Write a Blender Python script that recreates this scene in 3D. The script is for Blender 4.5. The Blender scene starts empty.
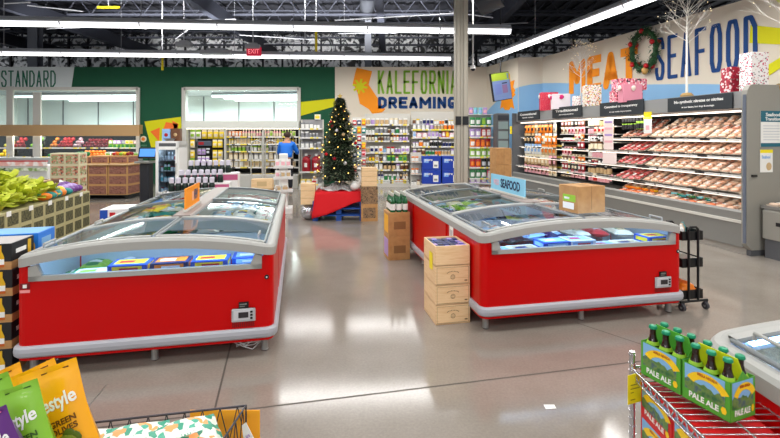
import bpy, math, random
from math import sin, cos, pi, radians
from mathutils import Vector, Matrix

random.seed(7)
SC = bpy.context.scene
COL = SC.collection

# ------------------------------------------------------------------ camera, world, lights, exposure
F = 450.0            # focal length in pixels of the 780 px wide frame
CAMZ = 1.65
HOR = 135.0          # picture row of the horizon
cd = bpy.data.cameras.new('camera')
cam = bpy.data.objects.new('camera', cd)
COL.objects.link(cam)
cam.location = (0, 0, CAMZ)
cam.rotation_euler = (pi / 2, 0, 0)
cd.sensor_width = 36
cd.lens = F / 780 * 36
cd.shift_y = -(219 - HOR) / 780
cd.clip_start = 0.05
SC.camera = cam

SC.view_settings.view_transform = 'Standard'
SC.view_settings.look = 'None'
SC.view_settings.gamma = 1
SC.view_settings.use_curve_mapping = False
SC.view_settings.exposure = 0.32

world = bpy.data.worlds.new('world')
SC.world = world
world.use_nodes = True
world.node_tree.nodes['Background'].inputs[0].default_value = (0.93, 0.96, 1.0, 1)
world.node_tree.nodes['Background'].inputs[1].default_value = 0.55

def area(name, loc, sx, sy, power, rz=0.0, rx=0.0, color=(1, 0.98, 0.95), spread=pi):
    l = bpy.data.lights.new(name, 'AREA')
    l.shape = 'RECTANGLE'; l.size = sx; l.size_y = sy; l.energy = power; l.color = color; l.spread = spread
    o = bpy.data.objects.new(name, l)
    o.location = loc; o.rotation_euler = (rx, 0, rz)
    COL.objects.link(o)
    return o

A_RZ = 0.2327        # direction of the light rows over the meat aisle
# the store's strip lamps: rows across the hall, one every 3.3 m
for y, x0, x1 in ((9.3, -9.5, 2.57), (12.7, -11.0, 2.0), (6.0, -8, 5), (2.7, -8, 5), (-0.6, -8, 5), (-4.0, -8, 5)):
    area('strip_lamp_light', ((x0 + x1) / 2, y, 3.80), x1 - x0, 0.16, 13.5 * (x1 - x0), 0.055)
area('aisle_lamp_light', (3.55, 10.1, 3.80), 0.16, 7.0, 75, A_RZ)
area('aisle_lamp_light', (5.3, 2.2, 3.80), 0.16, 6.0, 65, A_RZ)
for y, x0, x1 in ((9.3, -9.5, 2.57), (12.7, -11.0, 2.0)):      # uplights added above the lamps to brighten the foil wall and roof
    area('foil_fill_light', ((x0 + x1) / 2, y, 4.06), x1 - x0, 0.12, 44 * (x1 - x0), 0.055, pi / 2 + radians(38), (1, .98, .95), radians(64))
area('produce_room_light', (-9.6, 17.6, 3.0), 7.0, 0.5, 760)
area('produce_fill_light', (-11.6, 15.22, 1.67), 5.6, 0.1, 60)  # fill light added under the canopy to brighten the fruit
area('dairy_room_light', (-4.9, 17.6, 3.0), 4.0, 0.5, 480)

# ------------------------------------------------------------------ materials
def lin(c):
    return tuple(((x / 255) / 12.92 if x / 255 <= 0.04045 else (((x / 255) + 0.055) / 1.055) ** 2.4) for x in c)

MC = {}
def P(name, rgb, rough=0.5, metal=0.0, emit=None, estr=0.0, coat=0.0, trans=0.0, ior=1.45, alpha=1.0, sub=0.0):
    """a Principled material from an sRGB triple"""
    if name in MC: return MC[name]
    m = bpy.data.materials.new(name); m.use_nodes = True
    b = m.node_tree.nodes['Principled BSDF']
    c = lin(rgb)
    b.inputs['Base Color'].default_value = (*c, 1)
    b.inputs['Roughness'].default_value = rough
    b.inputs['Metallic'].default_value = metal
    b.inputs['IOR'].default_value = ior
    if coat: b.inputs['Coat Weight'].default_value = coat
    if trans: b.inputs['Transmission Weight'].default_value = trans
    if emit:
        b.inputs['Emission Color'].default_value = (*lin(emit), 1)
        b.inputs['Emission Strength'].default_value = estr
    m.diffuse_color = (*c, 1)
    MC[name] = m
    return m

def noisy(name, stops, scale=8.0, detail=4.0, rough=0.6, kind='noise', stretch=(1, 1, 1), bump=0.0, metal=0.0, constant=False, rvar=None, distort=0.0):
    """colour ramp over noise / voronoi in object space; stops: [(pos, rgb)]"""
    if name in MC: return MC[name]
    m = bpy.data.materials.new(name); m.use_nodes = True
    nt = m.node_tree; b = nt.nodes['Principled BSDF']
    tc = nt.nodes.new('ShaderNodeTexCoord'); mp = nt.nodes.new('ShaderNodeMapping')
    nt.links.new(tc.outputs['Object'], mp.inputs[0]); mp.inputs['Scale'].default_value = stretch
    if kind == 'noise':
        t = nt.nodes.new('ShaderNodeTexNoise'); t.inputs['Scale'].default_value = scale; t.inputs['Detail'].default_value = detail
        t.inputs['Distortion'].default_value = distort
        out = t.outputs['Fac']
    elif kind == 'cells':
        t = nt.nodes.new('ShaderNodeTexVoronoi'); t.inputs['Scale'].default_value = scale
        sp = nt.nodes.new('ShaderNodeSeparateColor'); nt.links.new(t.outputs['Color'], sp.inputs[0]); out = sp.outputs[0]
    elif kind == 'spots':
        t = nt.nodes.new('ShaderNodeTexVoronoi'); t.inputs['Scale'].default_value = scale; out = t.outputs['Distance']
    elif kind == 'wave':
        t = nt.nodes.new('ShaderNodeTexWave'); t.inputs['Scale'].default_value = scale; t.inputs['Distortion'].default_value = distort
        t.inputs['Detail'].default_value = detail
        out = t.outputs['Fac']
    nt.links.new(mp.outputs[0], t.inputs['Vector'])
    r = nt.nodes.new('ShaderNodeValToRGB')
    if constant: r.color_ramp.interpolation = 'CONSTANT'
    el = r.color_ramp.elements
    while len(el) < len(stops): el.new(0.5)
    for e, (p, c) in zip(el, stops): e.position = p; e.color = (*lin(c), 1)
    nt.links.new(out, r.inputs[0]); nt.links.new(r.outputs[0], b.inputs['Base Color'])
    b.inputs['Roughness'].default_value = rough; b.inputs['Metallic'].default_value = metal
    if rvar:
        mr = nt.nodes.new('ShaderNodeMapRange'); mr.inputs['To Min'].default_value = rvar[0]; mr.inputs['To Max'].default_value = rvar[1]
        nt.links.new(out, mr.inputs[0]); nt.links.new(mr.outputs[0], b.inputs['Roughness'])
    if bump:
        bp = nt.nodes.new('ShaderNodeBump'); bp.inputs['Strength'].default_value = bump; bp.inputs['Distance'].default_value = 0.02
        nt.links.new(out, bp.inputs['Height']); nt.links.new(bp.outputs[0], b.inputs['Normal'])
    MC[name] = m
    return m

def clear_glass(name, tint=(235, 245, 245), refl=0.12):
    """thin pane: lets light straight through and adds a mirror-like reflection that grows at grazing angles"""
    if name in MC: return MC[name]
    m = bpy.data.materials.new(name); m.use_nodes = True
    nt = m.node_tree; nt.nodes.clear()
    o = nt.nodes.new('ShaderNodeOutputMaterial'); mx = nt.nodes.new('ShaderNodeMixShader')
    tr = nt.nodes.new('ShaderNodeBsdfTransparent'); tr.inputs[0].default_value = (*lin(tint), 1)
    gl = nt.nodes.new('ShaderNodeBsdfGlossy'); gl.inputs['Roughness'].default_value = 0.03
    lw = nt.nodes.new('ShaderNodeLayerWeight'); lw.inputs[0].default_value = 0.25
    ma = nt.nodes.new('ShaderNodeMath'); ma.operation = 'MULTIPLY_ADD'; ma.inputs[1].default_value = 0.55; ma.inputs[2].default_value = refl
    ma.use_clamp = True
    nt.links.new(lw.outputs['Fresnel'], ma.inputs[0]); nt.links.new(ma.outputs[0], mx.inputs[0])
    nt.links.new(tr.outputs[0], mx.inputs[1]); nt.links.new(gl.outputs[0], mx.inputs[2]); nt.links.new(mx.outputs[0], o.inputs[0])
    MC[name] = m
    return m

RED = P('freezer_red_enamel', (196, 0, 2), 0.34, coat=0.1); RED.node_tree.nodes['Principled BSDF'].inputs['Specular IOR Level'].default_value = 0.22
RIM = P('freezer_rim_grey', (164, 164, 160), 0.45)
LINER = P('freezer_liner_white', (190, 200, 208), 0.4)
FRAME_D = P('lid_frame_grey', (120, 126, 128), 0.35)
ALU = P('aluminium', (190, 192, 194), 0.3, 0.8)
BUMP = P('bumper_light_grey', (168, 170, 178), 0.4)
STEEL = P('leg_steel', (150, 150, 148), 0.35, 0.5)
CHROME = P('chrome_wire', (200, 200, 205), 0.2, 0.9)
DARKWIRE = P('dark_wire', (70, 68, 74), 0.35, 0.6)
BLACK = P('black_plastic', (16, 17, 20), 0.4)
DARK = P('dark_void', (24, 26, 28), 0.8)
WHITE = P('white_plastic', (236, 236, 234), 0.4)
OFFW = P('off_white_metal', (208, 206, 198), 0.45)
GREYM = P('grey_case_metal', (126, 126, 122), 0.45)
GREYD = P('grey_dark_metal', (86, 88, 92), 0.5)
CREAM = P('cream_wall_paint', (224, 214, 196), 0.8)
GREEN = P('green_wall_paint', (12, 82, 54), 0.75)
SIGNW = P('sign_pale_grey', (214, 222, 222), 0.6)
GREENT = P('sign_green_letters', (24, 110, 84), 0.6)
YEL = P('yellow_paint', (216, 212, 0), 0.7)
ORG = P('orange_paint', (250, 150, 10), 0.7)
ORG2 = P('orange_red_paint', (250, 120, 40), 0.7)
SKYB = P('pale_blue_paint', (140, 188, 228), 0.7)
LIME = P('lime_letters', (128, 178, 50), 0.7)
NAVY = P('navy_letters', (12, 66, 130), 0.7)
TAG = P('yellow_tag', (246, 226, 20), 0.5)
PAPER = P('white_paper', (240, 240, 236), 0.7)
KRAFT = noisy('kraft_cardboard', [(0.3, (176, 128, 78)), (0.7, (192, 146, 92))], 14, 3, 0.75)
PINE = noisy('pine_wood', [(0.30, (226, 188, 138)), (0.55, (238, 206, 160)), (0.75, (214, 170, 118))], 5, 5, 0.55, stretch=(1, 1, 9), distort=0.6)
TUBE_E = P('lamp_lens', (255, 255, 255), 0.4, emit=(255, 255, 255), estr=3.2)
TUBE_D = P('lamp_lens_side', (255, 255, 255), 0.4, emit=(246, 248, 255), estr=1.15)
GLASS = clear_glass('lid_glass', (236, 244, 245), 0.13)
GLASS2 = clear_glass('end_window_glass', (228, 240, 250), 0.04)

# ------------------------------------------------------------------ geometry helpers
class MB:
    def __init__(s): s.v = []; s.f = []; s.mi = []; s.sm = []
    def add(s, vs, fs, mi=0, smooth=False):
        n = len(s.v); s.v += [tuple(p) for p in vs]
        for f in fs: s.f.append(tuple(n + i for i in f)); s.mi.append(mi); s.sm.append(smooth)
        return s
    def quad(s, a, b, c, d, mi=0): return s.add([a, b, c, d], [(0, 1, 2, 3)], mi)
    def box(s, x0, x1, y0, y1, z0, z1, mi=0, M=None):
        vs = [(x0, y0, z0), (x1, y0, z0), (x1, y1, z0), (x0, y1, z0), (x0, y0, z1), (x1, y0, z1), (x1, y1, z1), (x0, y1, z1)]
        if M is not None: vs = [M @ Vector(p) for p in vs]
        return s.add(vs, [(0, 3, 2, 1), (4, 5, 6, 7), (0, 1, 5, 4), (1, 2, 6, 5), (2, 3, 7, 6), (3, 0, 4, 7)], mi)
    def cbox(s, x0, x1, y0, y1, z0, z1, c=0.01, mi=0, M=None):
        """box with chamfered vertical and top edges"""
        def ring(d, z): 
            a, b, e, g = x0 + d, x1 - d, y0 + d, y1 - d
            return [(a + c, e, z), (b - c, e, z), (b, e + c, z), (b, g - c, z), (b - c, g, z), (a + c, g, z), (a, g - c, z), (a, e + c, z)]
        rs = ring(0, z0) + ring(0, z1 - c) + ring(c * 0.7, z1)
        if M is not None: rs = [M @ Vector(p) for p in rs]
        fs = [tuple(range(7, -1, -1)), tuple(range(16, 24))]
        for k in (0, 8):
            for i in range(8): j = (i + 1) % 8; fs.append((k + i, k + j, k + 8 + j, k + 8 + i))
        return s.add(rs, fs, mi)
    def tube(s, p0, p1, r, seg=8, mi=0, r1=None, cap=True):
        p0 = Vector(p0); p1 = Vector(p1); d = (p1 - p0)
        if d.length < 1e-6: return s
        d.normalize(); u = d.orthogonal().normalized(); w = d.cross(u); r1 = r if r1 is None else r1
        vs = [p0 + (u * cos(2 * pi * i / seg) + w * sin(2 * pi * i / seg)) * r for i in range(seg)] + \
             [p1 + (u * cos(2 * pi * i / seg) + w * sin(2 * pi * i / seg)) * r1 for i in range(seg)]
        n0 = len(s.v)
        s.add(vs, [(i, (i + 1) % seg, seg + (i + 1) % seg, seg + i) for i in range(seg)], mi, True)
        if cap: s.add([vs[i] for i in range(seg)], [tuple(range(seg - 1, -1, -1))], mi); s.add([vs[seg + i] for i in range(seg)], [tuple(range(seg))], mi)
        return s
    def path(s, pts, r, seg=6, mi=0):
        for a, b in zip(pts, pts[1:]): s.tube(a, b, r, seg, mi)
        return s
    def lathe(s, prof, c=(0, 0, 0), seg=12, mi=0, sx=1, sy=1):
        """prof: [(r, z[, mi])] from bottom to top"""
        vs = []
        for p in prof:
            for i in range(seg): vs.append((c[0] + p[0] * cos(2 * pi * i / seg) * sx, c[1] + p[0] * sin(2 * pi * i / seg) * sy, c[2] + p[1]))
        n = len(prof)
        for k in range(n - 1):
            m = prof[k + 1][2] if len(prof[k + 1]) > 2 else mi
            s.add([vs[k * seg + i] for i in range(seg)] + [vs[(k + 1) * seg + i] for i in range(seg)], [(i, (i + 1) % seg, seg + (i + 1) % seg, seg + i) for i in range(seg)], m, True)
        s.add(vs[:seg], [tuple(range(seg - 1, -1, -1))], prof[0][2] if len(prof[0]) > 2 else mi)
        s.add(vs[-seg:], [tuple(range(seg))], prof[-1][2] if len(prof[-1]) > 2 else mi)
        return s
    def prism(s, out, fn, t0, t1, mi=0):
        """2-D outline extruded: fn(a, b, t) -> 3-D point"""
        n = len(out)
        vs = [fn(a, b, t0) for a, b in out] + [fn(a, b, t1) for a, b in out]
        return s.add(vs, [tuple(range(n - 1, -1, -1)), tuple(range(n, 2 * n))] + [(i, (i + 1) % n, n + (i + 1) % n, n + i) for i in range(n)], mi)
    def surf(s, fn, nu, nv, mi=0, smooth=True, closed_u=False):
        vs = [fn(i / nu, j / nv) for j in range(nv + 1) for i in range(nu + 1)]
        return s.add(vs, [(j * (nu + 1) + i, j * (nu + 1) + i + 1, (j + 1) * (nu + 1) + i + 1, (j + 1) * (nu + 1) + i) for j in range(nv) for i in range(nu)], mi, smooth)
    def ball(s, c, r, seg=10, rings=6, mi=0, sx=1, sy=1, sz=1, jit=0.0):
        vs = []; 
        for j in range(rings + 1):
            a = -pi / 2 + pi * j / rings
            for i in range(seg):
                q = 1 + random.uniform(-jit, jit)
                vs.append((c[0] + r * cos(a) * cos(2 * pi * i / seg) * sx * q, c[1] + r * cos(a) * sin(2 * pi * i / seg) * sy * q, c[2] + r * sin(a) * sz * q))
        return s.add(vs, [(j * seg + i, j * seg + (i + 1) % seg, (j + 1) * seg + (i + 1) % seg, (j + 1) * seg + i) for j in range(rings) for i in range(seg)], mi, True)
    def mesh(s, name, mats):
        me = bpy.data.meshes.new(name)
        me.from_pydata(s.v, [], s.f)
        for m in mats: me.materials.append(m)
        me.polygons.foreach_set('material_index', s.mi)
        me.polygons.foreach_set('use_smooth', s.sm)
        me.update()
        return me
    def build(s, name, mats, parent=None, loc=None, rz=None):
        if not isinstance(mats, (list, tuple)): mats = [mats]
        return inst(s.mesh(name, mats), name, parent, loc, rz)

def inst(me, name, parent=None, loc=None, rz=None, rot=None):
    o = bpy.data.objects.new(name, me)
    COL.objects.link(o)
    if parent: o.parent = parent
    if loc is not None: o.location = loc
    if rz is not None: o.rotation_euler = (0, 0, rz)
    if rot is not None: o.rotation_euler = rot
    return o

def tag(o, label, cat, group=None, kind=None):
    o['label'] = label; o['category'] = cat
    if group: o['group'] = group
    if kind: o['kind'] = kind
    return o

def struct(o):
    o['kind'] = 'structure'; return o

def thing(name, label, cat, loc=(0, 0, 0), rz=0.0, group=None):
    o = bpy.data.objects.new(name, None); COL.objects.link(o)
    o.empty_display_size = 0.1
    o.location = loc; o.rotation_euler = (0, 0, rz)
    return tag(o, label, cat, group)

def copy_tree(o, parent=None, loc=None, rz=None, label=None, group=None):
    c = o.copy(); COL.objects.link(c)
    if parent: c.parent = parent
    if loc is not None: c.location = loc
    if rz is not None: c.rotation_euler = (0, 0, rz)
    if label: c['label'] = label
    if group: c['group'] = group
    for ch in list(o.children): copy_tree(ch, c)
    return c

def at(x, y, Y):
    """world point at picture column x, row y and distance Y"""
    return Vector(((x - 390) / F * Y, Y, CAMZ + (HOR - y) / F * Y))

TEXTS = {}
def text_mesh(s, w, h, o, r, u, mat, depth=0.002, bold=0.0, name='lettering', shear=0.0):
    """letters filling a w x h box centred at o, r = reading direction, u = up"""
    key = (s, bold, shear)
    if key not in TEXTS:
        cu = bpy.data.curves.new('letters', 'FONT'); cu.body = s; cu.size = 1.0; cu.offset = bold; cu.shear = shear
        cu.resolution_u = 3; cu.align_x = 'LEFT'; cu.extrude = 0.5
        t = bpy.data.objects.new('letters', cu); COL.objects.link(t)
        bpy.context.view_layer.update()
        me = bpy.data.meshes.new_from_object(t.evaluated_get(bpy.context.evaluated_depsgraph_get()))
        TEXTS[key] = ([tuple(v.co) for v in me.vertices], [tuple(p.vertices) for p in me.polygons])
        bpy.data.objects.remove(t); bpy.data.meshes.remove(me); bpy.data.curves.remove(cu)
    vs, fs = TEXTS[key]
    x0 = min(v[0] for v in vs); x1 = max(v[0] for v in vs); y0 = min(v[1] for v in vs); y1 = max(v[1] for v in vs)
    r = Vector(r).normalized(); u = Vector(u).normalized(); n = r.cross(u); o = Vector(o)
    mb = MB()
    mb.add([o + r * ((v[0] - x0) / (x1 - x0) - 0.5) * w + u * ((v[1] - y0) / (y1 - y0) - 0.5) * h + n * (v[2] + 0.5) * depth for v in vs], fs)
    return mb.mesh(name, [mat])

def text(s, w, h, o, r, u, mat, parent, **k):
    return inst(text_mesh(s, w, h, o, r, u, mat, **k), k.get('name', 'lettering'), parent)

def flat(pts, n, t, mi, mb):
    """planar polygon of thickness t"""
    pts = [Vector(p) for p in pts]; n = Vector(n).normalized() * t; k = len(pts)
    mb.add([p for p in pts] + [p + n for p in pts], [tuple(range(k - 1, -1, -1)), tuple(range(k, 2 * k))] + [(i, (i + 1) % k, k + (i + 1) % k, k + i) for i in range(k)], mi)
    return mb

GL = dict(
 A=[[(0, 0), (.5, 1), (1, 0)], [(.17, .3), (.83, .3)]], D=[[(0, 0), (0, 1), (.55, 1), (1, .78), (1, .22), (.55, 0), (0, 0)]], E=[[(1, 1), (0, 1), (0, 0), (1, 0)], [(0, .52), (.8, .52)]], F=[[(1, 1), (0, 1), (0, 0)], [(0, .5), (.8, .5)]],
 G=[[(1, .86), (.8, 1), (.2, 1), (0, .8), (0, .2), (.2, 0), (.8, 0), (1, .15), (1, .4), (.6, .4)]], I=[[(.5, 0), (.5, 1)]], K=[[(0, 0), (0, 1)], [(1, 1), (0, .42)], [(.3, .6), (1, 0)]], L=[[(0, 1), (0, 0), (1, 0)]],
 M=[[(0, 0), (0, 1), (.5, .35), (1, 1), (1, 0)]], N=[[(0, 0), (0, 1), (1, 0), (1, 1)]], O=[[(0, .2), (0, .8), (.2, 1), (.8, 1), (1, .8), (1, .2), (.8, 0), (.2, 0), (0, .2)]], R=[[(0, 0), (0, 1), (.8, 1), (1, .85), (1, .62), (.8, .48), (0, .48)], [(.45, .48), (1, 0)]],
 S=[[(1, .78), (1, .86), (.8, 1), (.2, 1), (0, .86), (0, .66), (1, .36), (1, .15), (.8, 0), (.2, 0), (0, .15), (0, .24)]], T=[[(0, 1), (1, 1)], [(.5, 1), (.5, 0)]])
def poster_letters(s, o, r, u, w, h, st, gap, mat, name='painted_letters', t=.006, wide=None):
    """condensed monoline capitals filling w x h from the lower corner o; st = stroke width, gap = space between letters"""
    o, r, u = Vector(o), Vector(r).normalized(), Vector(u).normalized(); n = r.cross(u); wide = wide or {}
    rel = [.0 if c == 'I' else wide.get(c, 1.0) for c in s]; nI = s.count('I')
    cw = (w - gap * (len(s) - 1) - nI * st) / sum(rel); x = 0; m = MB(); hs = st / 2
    for c, k in zip(s, rel):
        lw = st if c == 'I' else cw * k
        def q(a, b): return (x + hs + a * (lw - st), hs + b * (h - st))
        for pl in GL[c]:
            ps = [Vector(q(a, b)) for a, b in pl]
            for i in range(len(ps) - 1):
                a, b = ps[i], ps[i + 1]; d = (b - a)
                if d.length < 1e-6: continue
                d.normalize(); e = Vector((-d.y, d.x)) * hs
                ea = d * hs if i == 0 else Vector((0, 0)); eb = d * hs if i == len(ps) - 2 else Vector((0, 0))
                if abs(d.x) > .12 and abs(d.y) > .12: ea = eb = Vector((0, 0))
                quad = [a - ea - e, b + eb - e, b + eb + e, a - ea + e]
                quad = [Vector((p.x, min(h, max(0, p.y)))) for p in quad]
                flat([o + r * p.x + u * p.y for p in quad], n, t, 0, m)
            for p in ps:
                flat([o + r * (p.x + hs * cos(k2 * pi / 6)) + u * (p.y + hs * sin(k2 * pi / 6)) for k2 in range(12)], n, t - .0005, 0, m)
        x += lw + gap
    return m.build(name, mat)
TH = 0.2             # the aisle runs about 11 degrees off the viewing direction
CA = Vector((cos(TH), sin(TH), 0)); AA = Vector((-sin(TH), cos(TH), 0))

# ------------------------------------------------------------------ setting
def floor_mat():
    m = bpy.data.materials.new('polished_concrete'); m.use_nodes = True
    nt = m.node_tree; b = nt.nodes['Principled BSDF']
    tc = nt.nodes.new('ShaderNodeTexCoord')
    n1 = nt.nodes.new('ShaderNodeTexNoise'); n1.inputs['Scale'].default_value = 0.7; n1.inputs['Detail'].default_value = 8; n1.inputs['Roughness'].default_value = 0.6
    n2 = nt.nodes.new('ShaderNodeTexNoise'); n2.inputs['Scale'].default_value = 60; n2.inputs['Detail'].default_value = 3
    nt.links.new(tc.outputs['Object'], n1.inputs[0]); nt.links.new(tc.outputs['Object'], n2.inputs[0])
    r = nt.nodes.new('ShaderNodeValToRGB'); r.color_ramp.elements[0].position = 0.3; r.color_ramp.elements[1].position = 0.72
    r.color_ramp.elements[0].color = (*lin((128, 120, 110)), 1); r.color_ramp.elements[1].color = (*lin((154, 147, 138)), 1)
    nt.links.new(n1.outputs[0], r.inputs[0])
    mx = nt.nodes.new('ShaderNodeMixRGB'); mx.blend_type = 'OVERLAY'; mx.inputs[0].default_value = 0.18
    nt.links.new(r.outputs[0], mx.inputs[1]); nt.links.new(n2.outputs[0], mx.inputs[2]); nt.links.new(mx.outputs[0], b.inputs['Base Color'])
    mr = nt.nodes.new('ShaderNodeMapRange'); mr.inputs['To Min'].default_value = 0.07; mr.inputs['To Max'].default_value = 0.19
    nt.links.new(n1.outputs[0], mr.inputs[0]); nt.links.new(mr.outputs[0], b.inputs['Roughness'])
    b.inputs['Specular IOR Level'].default_value = 0.75
    return m
FM = floor_mat()
mb = MB(); mb.box(-22, 16, -8, 26, -0.2, 0); struct(mb.build('floor', FM))
# saw-cut joints in the slab
JO = P('floor_joint', (84, 78, 72), 0.7)
mb = MB()
def joint(p, q, w=0.006):
    p = Vector((*p, 0)); q = Vector((*q, 0)); d = (q - p).normalized(); n = Vector((-d.y, d.x, 0)) * w
    mb.add([p - n, q - n, q + n, p + n], [(0, 1, 2, 3)])
c0 = Vector((-1.05, 2.69)); c1 = Vector((1.72, 3.72))
ad = Vector((-0.232, 0.973)); cdn = Vector((0.978, 0.21))
for s in (-2, -1, 0): 
    for (bx, by) in ((c0.x, c0.y),):
        p = c0 + cdn * (s * 4.2)
        joint(p - ad * 6, p + ad * 18)
joint(Vector((1.64, 3.95)) - Vector((-0.55, 0.83)) * -0 , Vector((2.17, 3.32)))
for s in (0, 4.6, 9.2, -4.4):
    p = Vector((-0.93, 2.69)) + ad * s
    joint(p - cdn * 14, p + cdn * 12)
for v in range(len(mb.v)): mb.v[v] = (mb.v[v][0], mb.v[v][1], 0.0012)
struct(mb.build('trim_1', JO))

BY = 15.2            # back wall
WZ = 3.95
def bx(px): return (px - 390) / F * BY
def bz(py): return CAMZ + (HOR - py) / F * BY
o1, o2, o3, o4 = bx(-60), bx(138.5), bx(184), bx(299)
zt = bz(89.5)
mb = MB()
wl, wr, wc = -17.0, bx(487), bx(335)
def wb(x0, x1, z0, z1, mi): mb.box(x0, x1, BY, BY + 0.15, z0, z1, mi)
wb(wl, o1, 0, zt, 0); wb(wl, wc, zt, WZ, 0); wb(o2, o3, 0, zt, 0); wb(o4, wc, 0, zt, 0); wb(o1, o2, 0, 0.85, 1); wb(o3, o4, 0, 0.85, 1)
wb(wc, wr, 0, WZ, 1)
struct(mb.build('wall_back', [GREEN, CREAM]))
# the jog and the wall above the meat case
W0 = Vector((4.58, 13.05, 0)); W1 = Vector((5.96, 7.89, 0)); WD = (W1 - W0).normalized(); WN = Vector((WD.y, -WD.x, 0))
if WN.x > 0: WN = -WN
jx, jy = 0.2844 * 13.3, 13.3
mb = MB()
mb.prism([(wr, BY), (jx, jy), (W0.x + 0.1, jy), (W0.x + 0.5, jy + 2.5), (wr, BY + 0.6)], lambda a, b, t: (a, b, t), 0, WZ)
struct(mb.build('wall_corner', CREAM))
e = W0 + WD * 13.5; a0 = W0 - WD * 0.3
mb = MB()
mb.prism([(a0.x, a0.y), (e.x, e.y), (e.x - WN.x * .3, e.y - WN.y * .3), (a0.x - WN.x * .3, a0.y - WN.y * .3)], lambda a, b, t: (a, b, t), 0, WZ)
struct(mb.build('wall_right', CREAM))

# rooms seen through the openings: white panel walls, strip lamps, glass in a metal frame
PANELW = noisy('cold_room_panel', [(0.45, (216, 224, 222)), (0.55, (232, 238, 236))], 0.4, 1, 0.5)
mb = MB(); mb.box(-17, -3.05, 20.5, 20.7, 0, 3.6, 0); mb.box(-17, -3.05, BY + .15, 20.5, 3.4, 3.5, 1); mb.box(-3.05, -2.9, BY + .15, 20.5, 0, 3.5, 0); mb.box(-17.1, -17, BY + .15, 20.5, 0, 3.5, 0)
for k in range(9): mb.box(-16.5 + k * 1.6, -16.46 + k * 1.6, 20.47, 20.5, 0, 3.4, 2)
struct(mb.build('wall_cold_room', [PANELW, P('cold_room_ceiling', (170, 176, 178), 0.7), GREYD]))
for i, (a, b_) in enumerate(((o1, o2), (o3, o4))):
    r = bpy.data.objects.new('window_%d' % (i + 1), None); COL.objects.link(r); struct(r)
    mb = MB()
    for x in ((a, b_) if i else (b_,)): mb.box(x - 0.06, x + 0.06, BY - 0.05, BY + 0.17, 0.85, zt + 0.06)
    mb.box(a, b_, BY - 0.05, BY + 0.17, zt - 0.02, zt + 0.08)
    mb.box(a, b_, BY - 0.03, BY + 0.17, 0.83, 0.9)
    if i == 0:
        for px, w in ((11, .11), (38, .13)): mb.box(bx(px) - w, bx(px) + w, BY - 0.06, BY + 0.0, 0.85, zt + (0.1 if px < 20 else -0.1))
    mb.build('window_frame', OFFW, r)
    mb = MB(); mb.box(a, b_, BY + 0.05, BY + 0.06, 0.9, zt - 0.02); mb.build('window_pane', clear_glass('shop_window', (232, 242, 242), 0.05), r)

# far hall wall: crumpled foil-faced insulation between dark studs
FOIL = noisy('foil_insulation', [(0.40, (24, 25, 28)), (0.47, (110, 112, 118)), (0.51, (215, 217, 220)), (0.58, (245, 246, 248))], 2.3, 9, 0.35, bump=0.4, distort=1.9)
mb = MB(); mb.box(-24, 14, 21.6, 21.8, 0, 7.4); struct(mb.build('wall_far', FOIL))
mb = MB()
for k in range(38): mb.box(-21 + k * 0.93, -20.93 + k * 0.93, 21.5, 21.6, 3.5, 6.6)
mb.box(-24, 14, 21.45, 21.6, 5.55, 5.63)
struct(mb.build('trim_2', P('stud_dark', (30, 30, 34), 0.6)))
DECK = noisy('roof_deck', [(0.3, (26, 27, 34)), (0.7, (44, 46, 56))], 3, 3, 0.7)
mb = MB(); mb.box(-24, 16, -8, 21.8, 6.5, 6.7)
for k in range(75): mb.box(-23.8 + k * 0.53, -23.65 + k * 0.53, -8, 21.6, 6.44, 6.5)
struct(mb.build('ceiling', DECK))
STR = P('truss_steel', (50, 53, 64), 0.55, 0.2)
STR2 = P('duct_grey', (66, 69, 76), 0.5, 0.1)
k = 0
for y in (8.3, 10.1, 11.9, 13.7, 15.5, 17.3, 19.1, 20.7):
    mb = MB()
    for z in (5.75, 6.38): mb.box(-22, 12, y - .05, y + .05, z, z + 0.07)
    x = -22
    while x < 12:
        mb.tube((x, y, 5.8), (x + .45, y, 6.4), .016, 5); mb.tube((x + .45, y, 6.4), (x + .9, y, 5.8), .016, 5); x += 0.9
    k += 1; struct(mb.build('trim_%d' % (k + 2), STR))
mb = MB()
for x in (-15.5, -11.2, -5.5, -0.3, 3.6): 
    mb.box(x - .11, x + .11, 5, 21.5, 5.3, 5.75)
struct(mb.build('trim_12', STR))
# round ducts and bare conduit
mb = MB(); mb.tube((-1.2, 21, 6.1), (-.2, 8.0, 6.1), .26, 16); tag(mb.build('air_duct', STR2), 'grey round air duct running under the dark roof trusses', 'duct')
mb = MB(); mb.path([at(478, 4, 9.4), at(500, -6, 9.2)], .27, 16); tag(mb.build('air_duct', STR2), 'short stub of grey duct above the beige column', 'duct')
PIPE = P('conduit_pale', (150, 152, 158), 0.5)
for i, (px, y0, y1, Y, lab) in enumerate(((184, -8, 44, 12.3, 'thin steel conduit dropping to the grey fixture box'), (253, -8, 50, 12.3, 'thin steel conduit dropping to the red exit sign'), (305, -10, 40, 12, 'pale conduit dropping beside the yellow valve'), (473, -10, 68, 12.4, 'white cable drop with the dome camera at its end'))):
    mb = MB(); q0 = at(px, y1, Y); mb.tube((q0.x, q0.y, 6.43), q0, .018 if i < 3 else .022, 6); o = mb.build('conduit', PIPE if i < 3 else WHITE); tag(o, lab, 'conduit')
p = at(473, 69, 12.4); mb = MB(); mb.lathe([(.05, .1), (.07, .06), (.07, 0)], p, 12, 0); mb.ball((p.x, p.y, p.z - .0), .06, 12, 6, 1); tag(mb.build('dome_camera', [WHITE, BLACK]), 'small dome camera hanging in front of the cream wall', 'camera')
for px in (170, 176): pass
mb = MB()
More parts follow.
